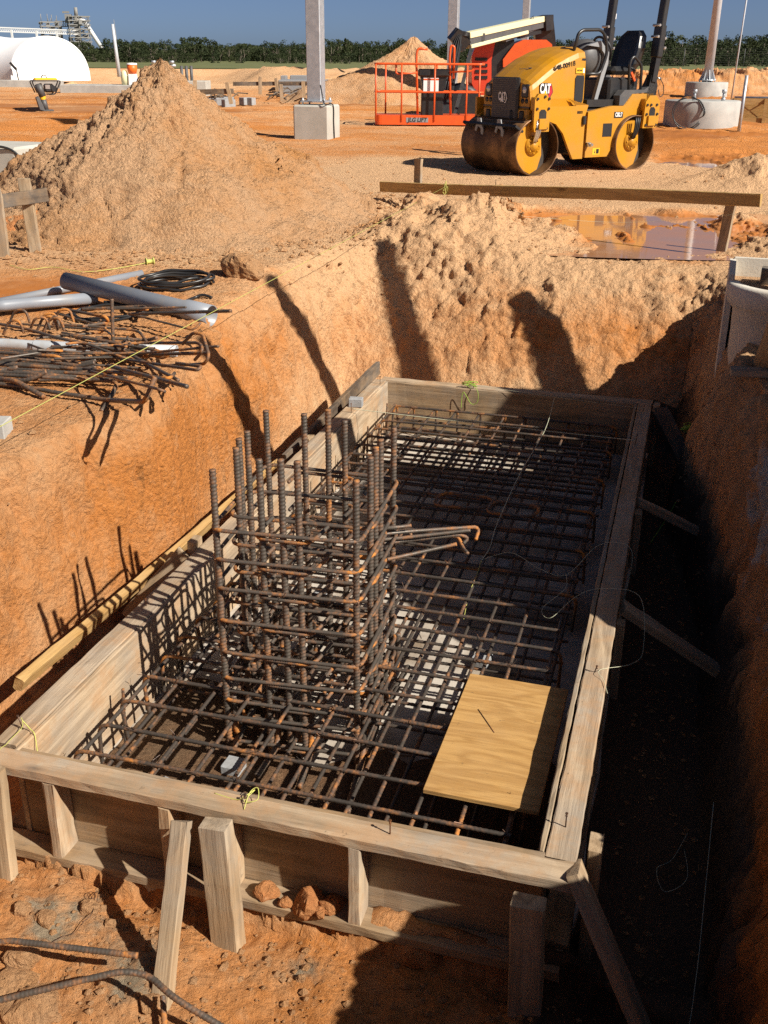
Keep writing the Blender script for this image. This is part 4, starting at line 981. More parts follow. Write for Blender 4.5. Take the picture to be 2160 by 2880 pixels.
# platform, seat, console
m = MB(); m.box((-.55, 0, .885), (.95, .88, .09)); m.box((-.80, .05, 1.05), (.55, .62, .30), None, .03); part(m, 'operator_platform', M_blackp)
m = MB(); m.prism([(-.58, .855), (-.70, .855), (-.81, 1.0), (-1.18, 1.02), (-1.25, 1.24), (-1.18, 1.24), (-1.10, 1.09), (-1.02, 1.05), (-.66, 1.05), (-.58, .98)], .40, .53, 'Y'); part(m, 'fender_panel', M_dgrey); m = MB()
m.prism([(-.58, .855), (-.70, .855), (-.81, 1.0), (-1.18, 1.02), (-1.25, 1.24), (-1.18, 1.24), (-1.10, 1.09), (-1.02, 1.05), (-.66, 1.05), (-.58, .98)], -.53, -.40, 'Y'); part(m, 'fender_panel', M_dgrey)
m = MB(); m.box((-.79, .13, 1.29), (.46, .50, .11), None, .05); part(m, 'seat_cushion', M_blackp)
bk = []
for t, hw, th in ((0, .20, .08), (.15, .24, .10), (.55, .245, .11), (.85, .20, .10), (1.0, .12, .06)):
    x = -1.0 - .16 * t; z = 1.30 + .50 * t
    bk.append([(x + th / 2, .13 - hw, z), (x + th / 2 + .03, .13 - hw * .95, z), (x + th / 2, .13 - hw * .6, z), (x + th / 2, .13 + hw * .6, z), (x + th / 2 + .03, .13 + hw * .95, z), (x + th / 2, .13 + hw, z), (x - th / 2, .13 + hw * .9, z), (x - th / 2, .13 - hw * .9, z)])
part(loft(bk), 'seat_backrest', M_blackp)
m = MB(); m.tube(fillet([(-.80, .46, 1.0), (-.77, .46, 1.40), (-.84, .46, 1.48), (-1.0, .46, 1.36), (-1.02, .46, 1.0)], .06), .020, 8); part(m, 'handrail', M_blackp)
m = MB(); m.lathe([(.001, -.20), (.17, -.20), (.235, -.12), (.245, .05), (.20, .17), (.09, .22), (.001, .225)], 24, (-.28, .08, 1.44), 'Y'); part(m, 'console', M_dgrey)
m = MB(); m.prism([(-.12, 1.60), (-.34, 1.66), (-.50, 1.52), (-.50, 1.38), (-.36, .92), (-.30, .92), (-.42, 1.36), (-.42, 1.5), (-.33, 1.58)], .27, .33, 'Y'); part(m, 'console_cover', M_grey)
m = MB(); tor = [(-.58 + .07 * math.cos(a), .10 + .17 * math.sin(a), 1.56 + .15 * math.cos(a)) for a in np.linspace(0, 2 * math.pi, 25)[:-1]]
m.tube(tor, .017, 8, closed=True); m.tube([(-.44, .10, 1.45), (-.58, .10, 1.56)], .03, 8); part(m, 'steering_wheel', M_black)
m = MB(); m.tube(fillet([(.20, .40, 1.50), (.13, .40, 1.74), (.06, .40, 1.78), (-.26, .40, 1.79), (-.36, .40, 1.70), (-.40, .40, 1.50), (-.30, .40, 1.25), (-.02, .40, 1.25)], .07), .022, 8); part(m, 'grab_rail', M_blackp)
m = MB(); m.box((-.75, .30, 1.14), (.06, .03, .08)); m.beam((-.95, .40, 1.16), (-.87, .40, 1.27), .03, .03); part(m, 'seat_belt', M_org)
# roll bar
m = MB()
for y in (.50, -.50):
    m.prism([(-1.10, .80), (-1.24, .86), (-1.27, 1.10), (-1.22, 1.24), (-1.14, 1.24), (-1.08, 1.0)], y - .03, y + .03, 'Y')
    m.beam((-1.18, y, 1.15), (-1.225, y, 1.50), .085, .10, (0, 1, 0)); m.beam((-1.215, y, 1.46), (-1.245, y, 1.86), .10, .15, (0, 1, 0), .01); m.beam((-1.245, y, 1.84), (-1.33, y, 2.72), .085, .115, (0, 1, 0), .01)
m.beam((-1.33, -.545, 2.70), (-1.33, .545, 2.70), .10, .10); rops = part(m, 'roll_bar', M_blackp)
m = MB()
for y in (.50, -.50):
    for x, z in ((-1.16, 1.72), (-1.30, 1.70), (-1.17, 1.86), (-1.31, 1.58)): m.cyl((x, y - .065, z), (x, y + .065, z), .017, 8)
    m.cyl((-1.15, y + .035, .92), (-1.15, y + .05, .92), .02, 8); m.cyl((-1.23, y + .035, .96), (-1.23, y + .05, .96), .02, 8)
    m.cyl((-1.24, y + .03, 1.20), (-1.30, y + .05, 1.19), .016, 8)
part(m, 'hinge_pins', M_chrome)
m = MB(); m.prism([(-1.26, 1.96), (-1.31, 1.96), (-1.315, 2.03), (-1.265, 2.03)], -.452, -.455, 'Y'); m.box((-1.26, -.498, 1.99), (.004, .05, .07)); part(m, 'paper_tag', M_wht)
for y in (.56,): part(MB().tube(fillet([(-1.28, y, 1.19), (-1.36, y, 1.10), (-1.37, y, .98), (-1.30, y, .95), (-1.26, y, 1.05)], .04), .006, 6), 'cable_loop', M_black)
# ---------------------------------------------------------------- heaps of dug sand
def dirt_pile(name, cx, cy, h, rx, ry, skirt, label, seed, res=(150, 300), peak=(0, 0), sharp=1.0, lumpa=1.0, zb=None):
    nr, na = res; rr = np.linspace(0.0, 1, nr) ** .9; aa = np.linspace(0, 2 * np.pi, na, endpoint=False)
    Rr, Aa = np.meshgrid(rr, aa, indexing='ij')
    cs, sn = np.cos(Aa), np.sin(Aa)
    edge = 1 + .10 * np.sin(2 * Aa + seed) + .07 * np.sin(3 * Aa + 2.1 * seed) + .03 * np.sin(7 * Aa + seed)
    px_, py_ = cx + cs * Rr * rx * edge + peak[0] * (1 - Rr), cy + sn * Rr * ry * edge + peak[1] * (1 - Rr)
    t = Rr.ravel(); prof = h * ((1 - t ** sharp) * .82 + .18 * (1 - t) ** 4)
    prof = prof * np.where(t > skirt, 1, 1)
    prof = np.where(t > skirt, np.interp(t, [skirt, 1], [h * ((1 - skirt ** sharp) * .82 + .18 * (1 - skirt) ** 4), -.06]) * 0 + (h * ((1 - skirt ** sharp) * .82 + .18 * (1 - skirt) ** 4) + .06) * ((1 - (t - skirt) / (1 - skirt)).clip(0, 1) ** 1.7) - .06, prof)
    base = np.array([gz(a, b) for a, b in zip(px_.ravel()[::1], py_.ravel()[::1])]) if zb is None else zb
    P = np.stack([px_.ravel(), py_.ravel(), base + prof], 1)
    A = P.reshape(nr, na, 3); du_ = np.gradient(A, axis=0); dv_ = (np.roll(A, -1, 1) - np.roll(A, 1, 1)) / 2
    N_ = np.cross(du_.reshape(-1, 3), dv_.reshape(-1, 3)); N_ /= np.linalg.norm(N_, axis=1)[:, None] + 1e-9; N_[N_[:, 2] < 0] *= -1; N_[:na] = (0, 0, 1)
    gl = np.sin(Aa.ravel() * 9 + 2 * fbm(P, 1.2, 2, seed + 1)) * .5 + .5             # gullies running down the slope
    fa = (1 - .75 * t)
    amp = .13 * fbm(P, .8, 4, seed) * sstep(0, .25, t) - .05 * np.exp(-(lumps(P * np.array([1, 1, .5]), 1.6, seed + 40) / .05) ** 2) * sstep(0, .3, vnoise(P * .9, seed + 41)) + .05 * fbm(P, 3.2, 4, seed + 3, billow=True) + lumpa * (.055 * fa * (lumps(P, 6.5, seed) - .35) + .036 * (lumps(P, 15, seed + 9) - .35) + .016 * fbm(P, 30, 2, seed + 5, billow=True)) - .03 * gl * sstep(.1, .4, t) * (1 - t)
    amp *= 1 - .8 * sstep(.88, 1.0, t)
    amp += .0045 * rng.normal(size=len(P)).clip(-2, 2) * (1 - .8 * sstep(.88, 1.0, t)) * min(1, lumpa)
    P = P + N_ * amp[:, None]
    i_ = np.arange(nr - 1)[:, None] * na + np.arange(na)[None, :]; j_ = np.arange(nr - 1)[:, None] * na + (np.arange(na)[None, :] + 1) % na
    Fq_ = np.stack([i_.ravel(), i_.ravel() + na, j_.ravel() + na, j_.ravel()], 1)
    cl = .28 + .5 * fbm(P, .7, 3, seed + 21) + .15 * (gl - .5)
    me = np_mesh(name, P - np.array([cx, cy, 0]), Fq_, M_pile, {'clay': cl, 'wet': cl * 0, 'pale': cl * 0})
    return tag(link(bpy.data.objects.new(name, me), Matrix.Translation((cx, cy, 0))), label, 'dirt pile')
dirt_pile('dirt_pile', -2.25, 10.75, 1.40, 2.35, 2.75, .62, 'tall pointed heap of dug tan sand left of the pit', 3, peak=(.12, -.2))
dirt_pile('dirt_pile', .55, 38.0, 2.05, 3.9, 3.6, .8, 'smaller looking distant heap of tan sand behind the orange lift basket', 8, res=(70, 160), peak=(.35, 0))

def clod(p, r, label, mat=None, sc=(1, .8, .7), seed=1, name='clod', cat='dirt clod', group=None, n=(18, 28)):
    nr, na = n; th = np.linspace(.02, np.pi - .02, nr); aa = np.linspace(0, 2 * np.pi, na, endpoint=False)
    T_, A_ = np.meshgrid(th, aa, indexing='ij'); D = np.stack([np.sin(T_) * np.cos(A_) * sc[0], np.sin(T_) * np.sin(A_) * sc[1], np.cos(T_) * sc[2]], -1).reshape(-1, 3)
    rq = np.random.default_rng(seed); Nn = rq.normal(size=(15, 3)); Nn /= np.linalg.norm(Nn, axis=1)[:, None]; hh = rq.uniform(.62, 1.0, 15)
    q = np.min(hh[None, :] / np.clip(D @ Nn.T, .12, None), axis=1).clip(.45, 1.35); q = q * (1 + .10 * fbm(D + seed, 3.5, 4, seed, billow=True) + .10 * fbm(D + seed * 5.1, 1.3, 3, seed))
    V = D * q[:, None] * r; i_ = np.arange(nr - 1)[:, None] * na + np.arange(na)[None, :]; j_ = np.arange(nr - 1)[:, None] * na + (np.arange(na)[None, :] + 1) % na
    me = np_mesh(name, V, np.stack([i_.ravel(), j_.ravel(), j_.ravel() + na, i_.ravel() + na], 1), mat or M_clod, {'clay': np.full(len(V), .5), 'wet': np.zeros(len(V)), 'pale': np.zeros(len(V))}, False)
    o = link(bpy.data.objects.new(name, me), Matrix.Translation(Vector(p)) @ Matrix.Rotation(seed * 1.3, 4, 'Z')); return tag(o, label, cat, group)
def gp(px, py, dz=0.0, z0=0.0):         # photo pixel (full size) -> on the ground
    p = gat(px, py, z0); return Vector((p.x, p.y, p.z + dz))
def dk(x, y): return x * K, y * K
clod(gp(*dk(524, 592), .02), .13, 'large rounded lump of tan clay on the left rim of the pit', M_pile, (1.25, .8, .75), 4)
clod(gp(*dk(48, 505), .02), .20, 'big reddish clay boulder behind the left batter board stake', M_clod, (1, .8, .9), 9)
for k, (uu, vv, r_, s) in enumerate(((.90, -.07, .034, 2), (1.04, -.085, .05, 5), (1.12, -.07, .03, 7), (.97, -.10, .022, 11), (1.09, -.105, .02, 4))):
    p = w(uu, vv, 0); o = clod((p.x, p.y, max(-1.045, gz(p.x, p.y)) + r_ * .1), r_, 'orange clay lump fallen between the front studs of the form', M_clod, (1.2, .7, .9), s, group='clay lumps between the front studs')
    o.matrix_basis = o.matrix_basis @ Matrix.Rotation(s * .7, 4, 'X')
for k, (px, py, r_) in enumerate(((20, 2790, .07), (90, 2860, .08), (250, 2560, .035), (130, 2590, .03), (420, 2822, .032), (150, 2830, .02), (60, 2560, .03), (310, 2600, .022), (640, 2560, .018), (845, 2755, .016), (60, 2700, .05))):
    clod(gp(px, py, .0, -1.05), r_, 'broken clay clod on the trampled dirt at the front left', M_pile, (1.2, .9, .6), 30 + k, group='clods on the dirt in front of the form')
# crumbs strewn over the loose ground: nobody could count them
crumbs_v = []; crumbs_f = []
ico = [(0, 0, 1), (.9, 0, .1), (.2, .85, 0), (-.8, .4, .1), (-.6, -.7, 0), (.4, -.8, .1), (0, 0, -.6)]
icf = [(0, 1, 2), (0, 2, 3), (0, 3, 4), (0, 4, 5), (0, 5, 1), (6, 2, 1), (6, 3, 2), (6, 4, 3), (6, 5, 4), (6, 1, 5)]
rc = random.Random(5)
def crumb(p, r):
    b = len(crumbs_v); a = rc.uniform(0, 6.28); c, s_ = math.cos(a) * r, math.sin(a) * r
    for x, y, z in ico:
        j = rc.uniform(.75, 1.25); crumbs_v.append((p[0] + (x * c - y * s_) * j, p[1] + (x * s_ + y * c) * j, p[2] + z * r * .75 * j))
    crumbs_f.extend([tuple(b + q for q in f_) for f_ in icf])
for _ in range(3200):                                     # front dirt
    uu, vv = rc.uniform(-.5, 2.0), -rc.uniform(.13, 1.3); p = w(uu, vv, 0); crumb((p.x, p.y, gz(p.x, p.y) + .002), .003 + .016 * rc.random() ** 4)
for _ in range(4200):                                     # rims, bench and the sand behind the pit
    t = rc.random()
    if t < .45: uu, vv = rc.uniform(-1.6, 2.6), rc.uniform(6.1, 8.6)
    elif t < .7: uu, vv = -rc.uniform(.7, 2.6), rc.uniform(.6, 6)
    else: uu, vv = rc.uniform(-4, 6), rc.uniform(7, 16)
    p = w(uu, vv, 0); crumb((p.x, p.y, gz(p.x, p.y) + .002), (.004 + .022 * rc.random() ** 5) * (1 if vv < 8 else 1.3))
for _ in range(1600):                                     # skirt of the heap
    a = rc.uniform(-2.8, .6); q = rc.gauss(1.0, .1); p = (-2.25 + 2.3 * q * math.cos(a), 10.75 + 2.7 * q * math.sin(a)); crumb((p[0], p[1], gz(*p) + .005), .008 + .035 * rc.random() ** 4)
for _ in range(700):
    uu, vv = rc.uniform(1.95, 2.25), rc.uniform(0, 4.6); p = w(uu, vv, 0); crumb((p.x, p.y, gz(p.x, p.y) + .002), .004 + .014 * rc.random() ** 3)
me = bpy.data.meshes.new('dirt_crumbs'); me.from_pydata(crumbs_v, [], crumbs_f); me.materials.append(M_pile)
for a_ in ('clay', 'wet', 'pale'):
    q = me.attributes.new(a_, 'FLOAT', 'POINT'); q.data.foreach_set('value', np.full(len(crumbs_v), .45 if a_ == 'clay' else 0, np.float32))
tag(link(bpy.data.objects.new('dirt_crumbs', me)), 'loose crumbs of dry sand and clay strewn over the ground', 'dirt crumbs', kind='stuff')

# ---------------------------------------------------------------- batter boards by the pit
bb = empty('batter_board', gp(*dk(900, 457)), 0, 'long yellow rail on two short stakes across the far side of the pit', 'batter board')
sL = gp(*dk(900, 457)); sR = gp(*dk(1553, 545))
def up_to(px, py, base):                                  # height over a place seen at a pixel row
    return atY(px, py, base.y).z
tL = up_to(*dk(903, 343), sL); tR = up_to(*dk(1562, 440), sR)
rl0 = atY(*dk(828, 402), sL.y + .27); rl1 = atY(*dk(1648, 431), sR.y - .36)
rdir = (rl1 - rl0).normalized(); nrm = Vector((rdir.y, -rdir.x, 0)).normalized()
if nrm.y > 0: nrm = -nrm
plank('stake', sL - Vector((0, 0, .3)) , Vector((sL.x + .01, sL.y, tL)), .085, .036, M_stake, bb, up=nrm, seed=21)
plank('stake', sR - Vector((0, 0, .3)), Vector((sR.x + .045, sR.y, tR - .01)), .085, .036, M_stake, bb, up=nrm, seed=22)
plank('rail', rl0 + nrm * .04, rl1 + nrm * .04, .036, .10, M_rail, bb, up=(0, 0, 1), wob=.006, seed=23)
a = rl0.lerp(rl1, .36) + nrm * .04; MB().tube([a + Vector((0, 0, .04)), a + Vector((.0, 0, .10))], .003, 5).build('nail', M_wire, bb)
s0 = gp(*dk(80, 545))
bl = empty('batter_board', s0, 0, 'grey weathered board on a short stake at the left edge beside the sand heap', 'batter board')
plank('stake', s0 - Vector((0, 0, .3)), Vector((s0.x - .03, s0.y, up_to(*dk(71, 386), s0))), .09, .038, M_stake, bl, up=(0, 1, 0), seed=24)
ra = atY(*dk(102, 421), s0.y + .06); rb_ = atY(*dk(-90, 448), s0.y - .35)
plank('rail', ra, rb_, .036, .10, M_darkwood, bl, up=(0, 0, 1), seed=25)
s1 = rb_ + Vector((.25, .1, 0)); plank('stake', Vector((s1.x, s1.y, -.3)), Vector((s1.x, s1.y, s1.z + .12)), .09, .038, M_stake, bl, up=(0, 1, 0), seed=26)
# lines from the boards
la = rl0.lerp(rl1, .215) + nrm * .065 + Vector((0, 0, .02)); lb = at(-60, 1232, .05)
line('string_line', [la, la.lerp(lb, .5), lb], 'long yellow string stretched from the long rail across the left bench', M_string, .0017, False)
kn = [la + Vector((rb.uniform(-.03, .03), rb.uniform(-.02, 0), rb.uniform(-.07, .07))) for _ in range(8)]
line('string_knot', kn, 'yellow string knot wrapped round the long rail', M_string, .003)
line('string_line', [gp(*dk(20, 575), .01), gp(*dk(60, 585), .01), gp(*dk(115, 580), .01), gp(*dk(180, 590), .01), gp(*dk(250, 583), .01), gp(*dk(322, 570), .012)], 'slack yellow string lying across the wet orange patch on the left bench', M_string, .003)
tag(MB().lathe([(.001, -.03), (.028, -.03), (.028, -.024), (.014, -.022), (.017, 0), (.014, .022), (.028, .024), (.028, .03), (.001, .03)], 14, (0, 0, 0), 'X').build('string_spool', M_string, None, Matrix.Translation(gp(*dk(324, 570), .018)) @ Matrix.Rotation(.5, 4, 'Z')), 'small yellow spool of string lying on the left bench', 'string spool')
line('string_line', [rl1 + nrm * .06 + Vector((0, 0, -.07)) + Vector((.2, 0, 0)), gp(*dk(1350, 505), .10), gp(*dk(1060, 500), .16)], 'fine pale line low over the puddle behind the pit', M_strw, .0012)

# ---------------------------------------------------------------- pipes, cords and loose bars on the left bench
SC = .3858
def c0(x, y): return (x * SC, 740 + y * SC)
def cg(x, y, dz=0.0): return gp(*c0(x, y), dz, -.1)
def cgh(x, y, h):                                          # pixel of something h above the ground
    p = at(*c0(x, y), -.1 + h)
    for _ in range(10): p = at(*c0(x, y), gz(p.x, p.y) + h)
    return p
def pipe(pts, r, label, mat, bell=0.0, name='plastic_pipe', wall=.004, rad=.3):
    P = fillet(pts, rad, False, 6); m = MB(); n = len(P); rr = [r] * n
    if bell:                                               # widened socket at the last end
        d = (P[-1] - P[-2]).normalized(); e = P[-1]
        P = P[:-1] + [e - d * .22, e - d * .18, e]; rr = [r] * (len(P) - 2) + [r + bell, r + bell]
    m.tube(P, rr, 28, False)
    ri = [q - wall for q in rr]; m.tube(P, ri, 28, False)
    b = len(m.v); seg = 28; n = len(P)
    for e in (0, n - 1):
        o0 = e * seg; i0 = n * seg + e * seg
        for k in range(seg): m.f.append((o0 + k, o0 + (k + 1) % seg, i0 + (k + 1) % seg, i0 + k)); m.mi.append(0); m.sm.append(False)
    return tag(m.build(name, mat), label, 'pipe')
pipe([at(*c0(478, 128), .05), at(*c0(1542, 384), -.06)], .056, 'thick grey plastic pipe with a wide socket end lying across the left bench', M_pvc, .010)
pipe([at(*c0(-60, 295), -.06), at(*c0(1035, 76), -.01)], .026, 'thin grey plastic pipe farthest back, passing under the thick pipe', M_pvc, 0)
pc = pipe([at(*c0(-60, 318), -.05), at(*c0(120, 300), -.05), at(*c0(712, 252), -.04)], .037, 'grey plastic pipe with an open white-rimmed end left of the thick pipe', M_pvc, 0)
pipe([cgh(-60, 588, .033), cgh(60, 590, .033), cgh(260, 606, .033), cgh(1290, 640, .033)], .032, 'pale grey plastic pipe running under the heap of loose bars', M_pvcl, 0)
ca, cb = cgh(258, 606, .033), cgh(380, 612, .033); m = MB(); m.tube([ca, cb], .0365, 24, False); m.build('coupling', M_pvcl, bpy.data.objects['plastic_pipe.003'])
def coil(c, r, turns, th, label, mat, sq=.8, z=.01, name='cord_coil', cat='cord', seed=1):
    q = random.Random(seed); pts = []
    for k in range(int(turns * 14)):
        a = 2 * math.pi * k / 14; rr = r * (1 + .10 * math.sin(k * .31 + seed)) * (1 - .06 * (k / 14 % 3)); ox = .05 * r * math.sin(k * .17)
        x, y = c.x + ox + rr * math.cos(a), c.y + rr * sq * math.sin(a); pts.append((x, y, gz(x, y) + z + .012 * (k // 14) + .01 * q.random()))
    return tag(wire_curve(name, pts, th, mat, None, 6), label, cat)
coil(cg(1275, 165), .245, 5, .010, 'coil of thick black cord lying right of the thick grey pipe', M_blackp, .62, seed=2)
coil(cg(800, 380), .27, 2.4, .009, 'loose loops of dark cable lying below the thick grey pipe', M_blackp, .55, seed=5)
tag(wire_curve('cable', [cg(1365, 285, .01), cg(1420, 268, .015), cg(1480, 255, .02), cg(1545, 262, .01)], .010, M_blackp, None, 6), 'short curved black cable end near the socket of the thick pipe', 'cable')
rr0 = random.Random(19)
GBL = 'loose rusty bars heaped on the left bench'
def lb_(pts, label, r=.0075, rad=.05, **k): return tag(rod('loose_bar', fillet([cgh(x, y, h) for x, y, h in pts], rad, False, 6), r * 1.08, M_loose, None, step=.008, seg=7, pitch=.013), label, 'steel bar', GBL)
b_ = cgh(815, 590, .02); lb_top = atY(*c0(815, 262), b_.y)
tag(rod('upright_bar', [b_ - Vector((0, 0, .12)), lb_top], .0105, M_loose, None, step=.006, seg=8, pitch=.014), 'single rusty bar standing upright in the bench among the loose bars', 'steel bar')
LL = 'long straight rusty bar with a hooked right end in the heap on the left bench'
for y0, y1, xe in ((668, 700, 640), (690, 715, 700), (705, 735, 690), (725, 762, 700)):
    lb_([(-80, y0, .05), (300, (y0 + y1) / 2, .055), (xe - 90, y1 + 16, .06), (xe, y1 - 10, .08)], LL, .0105, .09)
for y0 in (640, 655, 745, 775, 800, 820): lb_([(-80, y0 - 10, .04), (280, y0 + 8, .06), (rr0.uniform(480, 700), y0 + 30, .05)], LL, .0095)
LM = 'rusty bar bent into a long hook in the heap on the left bench'
lb_([(-80, 870, .02), (200, 905, .02), (420, 945, .03), (800, 1000, .03), (1060, 1010, .05), (1130, 830, .14)], LM, .0105, .09)
lb_([(-80, 830, .02), (120, 860, .05), (320, 975, .015)], LL, .012)
lb_([(280, 850, .03), (560, 840, .04), (860, 862, .06), (820, 960, .04), (740, 1080, .0)], LM, .0105, .06)
lb_([(-40, 790, .03), (130, 760, .05)], LL, .012); lb_([(-40, 845, .03), (200, 860, .05), (340, 790, .10)], LM, .011, .08)
lb_([(100, 795, .05), (270, 800, .05), (560, 800, .06), (760, 790, .07), (900, 770, .04)], LL, .011)
lb_([(560, 840, .03), (940, 850, .05), (1010, 790, .08)], LM, .010, .05)
lb_([(-80, 430, .06), (200, 480, .09), (420, 545, .09), (640, 590, .10), (900, 640, .08), (1300, 855, .02)], LL, .0085)
lb_([(380, 445, .04), (640, 460, .05), (1010, 490, .04), (1080, 590, .05)], LM, .0075, .07)
lb_([(620, 590, .10), (1080, 582, .07), (1460, 580, .10), (1480, 640, .10), (1420, 705, .01)], 'slim bar bent to a hook reaching furthest right over the edge of the bench', .0075, .10)
lb_([(1180, 750, .02), (1490, 735, .06), (1525, 680, .10), (1480, 520, .17), (1410, 505, .17), (1330, 590, .08)], 'slim bar bent into a wide loop standing at the right end of the heap', .0075, .07)
lb_([(350, 690, .06), (335, 620, .09), (560, 605, .11), (840, 600, .10), (920, 590, .10), (930, 540, .10)], LM, .007, .05)
lb_([(480, 590, .12), (600, 575, .13), (900, 690, .10), (1130, 740, .04), (1060, 640, .05), (930, 545, .08)], LM, .007, .05)
rr_ = random.Random(9)
for k in range(34):
    x, y = rr_.uniform(-20, 1000), rr_.uniform(330, 800); a = rr_.choice((.15, .3, .5, -.1)) + rr_.gauss(0, .15); l = rr_.uniform(320, 760); h = rr_.uniform(.03, .12)
    pts = [(x, y, h), (x + l * math.cos(a), y + l * math.sin(a) * .45, h + rr_.uniform(-.03, .04))]
    t = rr_.random()
    if t < .6: pts.append((pts[1][0] + rr_.uniform(10, 60), pts[1][1] - rr_.uniform(-60, 70), max(.02, h + rr_.uniform(-.06, .08))))
    if t < .3: pts.append((pts[2][0] - rr_.uniform(60, 220), pts[2][1] + rr_.uniform(-30, 30), max(.02, h + rr_.uniform(-.04, .05))))
    lb_(pts, LM if t < .6 else LL, rr_.choice((.006, .0065, .0075, .009)))
for k in range(8):
    x, y = rr_.uniform(10, 420), rr_.uniform(290, 420)
    lb_([(x, y + 100, .04), (x + 40, y, .13), (x + 120, y - 5, .14), (x + 150, y + 90, .06)], 'rusty bar bent like a staple in the heap on the left bench', .007, .04)
# two heavy bars at the bottom left
S2 = .3737
def c1(x, y, h):
    px, py = x * S2, 2480 + y * S2; p = at(px, py, -1.05 + h)
    for _ in range(10): p = at(px, py, gz(p.x, p.y) + h)
    return p
tag(rod('bent_bar', fillet([c1(-60, 470, .10), c1(60, 440, .12), c1(1035, 556, .11)], .06), .0092, M_loose, None, step=.004, seg=9, pitch=.0125), 'heavy rusty bar with a cut end pointing right at the bottom left', 'steel bar')
tag(rod('bent_bar', fillet([c1(-60, 905, .07), c1(920, 670, .13), c1(1120, 700, .13), c1(1300, 870, .13), c1(1800, 1170, .12)], .10, False, 9), .0092, M_loose, None, step=.004, seg=9, pitch=.0125), 'heavy bar bent to a wide angle crossing the bottom left corner', 'steel bar')
tag(rod('bent_bar', [c1(1225, 860, .06), c1(1240, 1100, .03)], .0085, M_loose, None, step=.004, seg=9, pitch=.0125), 'short bar end sticking down behind the wide bent bar at the bottom left', 'steel bar')
tag(wire_curve('wire_scrap', [c1(385, 460, .01), c1(480, 410, .01), c1(560, 385, .012), (c1(620, 310, .015)), c1(690, 240, .02), c1(700, 170, .02), c1(660, 100, .02), c1(690, 75, .02), c1(720, 110, .02), c1(680, 130, .02), c1(735, 70, .02), c1(730, 150, .012)], .0012, M_wire, None, 5), 'thin twisted wire curling over the orange dirt at the front left', 'wire')
for k, (a, b) in enumerate((((1390, 2060), (1345, 1995)),)):
    z_ = -.8045; tag(MB().tube([at(*a, z_), at(*b, z_)], .0016, 5).build('wire_scrap', M_wire), 'short black wire lying on the plywood offcut', 'wire')
# ---------------------------------------------------------------- concrete tub and boards on the right bank
tb = Vector((2.40, 5.98, 0)); tz = -.12
tub = empty('concrete_tub', (tb.x, tb.y, tz), _A, 'tall pale concrete tub filled with dirt at the right edge on the bank', 'concrete tub')
m = MB(); n = 28; R0 = .365
prof = [(0, -.6), (.0, .20), (.018, .22), (.030, .24), (.030, .335), (.012, .35)]
def ringp(r, z): return [(r * math.cos(math.pi + math.pi * k / n), -.02 + r * math.sin(math.pi + math.pi * k / n) * .8, z) for k in range(n + 1)]
rows = [ringp(R0 - .035 + .07 * max(0, min(1, z / .44)) + dr, z) for dr, z in prof]
rows += [ringp(R0 - .02, .35), ringp(R0 - .04, .30)]
vs = [p for r_ in rows for p in r_]; fs = [(i * (n + 1) + k, i * (n + 1) + k + 1, (i + 1) * (n + 1) + k + 1, (i + 1) * (n + 1) + k) for i in range(len(rows) - 1) for k in range(n)]
m._add(vs, fs, True); part(m, 'rounded_front', M_tub, tub)
m = MB(); m.prism([(-.36, -.6), (.36, -.6), (.40, .39), (.37, .43), (-.37, .43), (-.40, .39)], .30, .34, 'Y')
m.prism([(.12, -.6), (.32, -.6), (.32, .42), (.22, .42), (.12, .36)], -.40, -.365, 'X'); m.prism([(.12, -.6), (.32, -.6), (.32, .42), (.22, .42), (.12, .36)], .365, .40, 'X'); part(m, 'back_panel', M_tub, tub)
m = MB(); m.box((0, .15, -.17), (.70, .32, .86)); part(m, 'core', M_tub, tub)
m = MB(); m.box((0, .1, .29), (.72, .40, .06)); part(m, 'dirt_fill', M_pile, tub)
o = MB().beam((-.22, .12, .365), (.6, .04, .365), .12, .09).build('timber_offcut', M_darkwood, None, Matrix.Translation((tb.x, tb.y, tz)) @ Matrix.Rotation(_A, 4, 'Z')); tag(o, 'dark timber offcut lying on the dirt inside the concrete tub', 'timber')
p = gp(*dk(1622, 812), .03, -.2)
tag(plank('loose_plank', Vector((p.x - .12, p.y - .02, p.z)), Vector((p.x + .75, p.y - .22, p.z + .03)), .09, .038, M_form, None, seed=31), 'weathered board lying on the right bank below the concrete tub', 'plank')
tag(plank('loose_plank', Vector((p.x + .06, p.y + .1, p.z + .03)), Vector((p.x + .7, p.y + .0, p.z + .06)), .06, .02, M_galv, None, seed=32), 'short pale strip lying behind the board on the right bank', 'strip')
# unseen posts added past the right edge to cast shadows across the pit
SUN_EL, SUN_AZ = R(38.5), R(-35)          # direction towards the sun, azimuth from +X
sd = Vector((math.cos(SUN_EL) * math.cos(SUN_AZ), math.cos(SUN_EL) * math.sin(SUN_AZ), math.sin(SUN_EL)))
def add_caster(P1, t1, P2, t2, r0, r1, label, cap=False):
    A1 = Vector(P1) + sd * t1; A2 = Vector(P2) + sd * t2; d = (A2 - A1).normalized(); k = 0
    while True:
        k += .05; e = A1 + d * k
        if e.z < gz(e.x, e.y) - .05 or k > 8: break
    m = MB(); P = [A1, A1.lerp(e, .3), e]; rr = [r0, (r0 + r1) / 2, r1]
    if cap: P = [A1 - d * r0 * .9, A1 - d * r0 * .6, A1 - d * r0 * .1] + P; rr = [r0 * .35, r0 * .8, r0 * .98] + rr
    m.tube(P, rr, 16); return tag(m.build('shadow_caster_post', M_stake), label, 'post')
add_caster(at(*dk(1200, 598), -.12), 3.9, at(*dk(1160, 800), -.80), 3.9, .075, .12, 'unseen thick round-topped post added to shade the far slope right of centre', True)
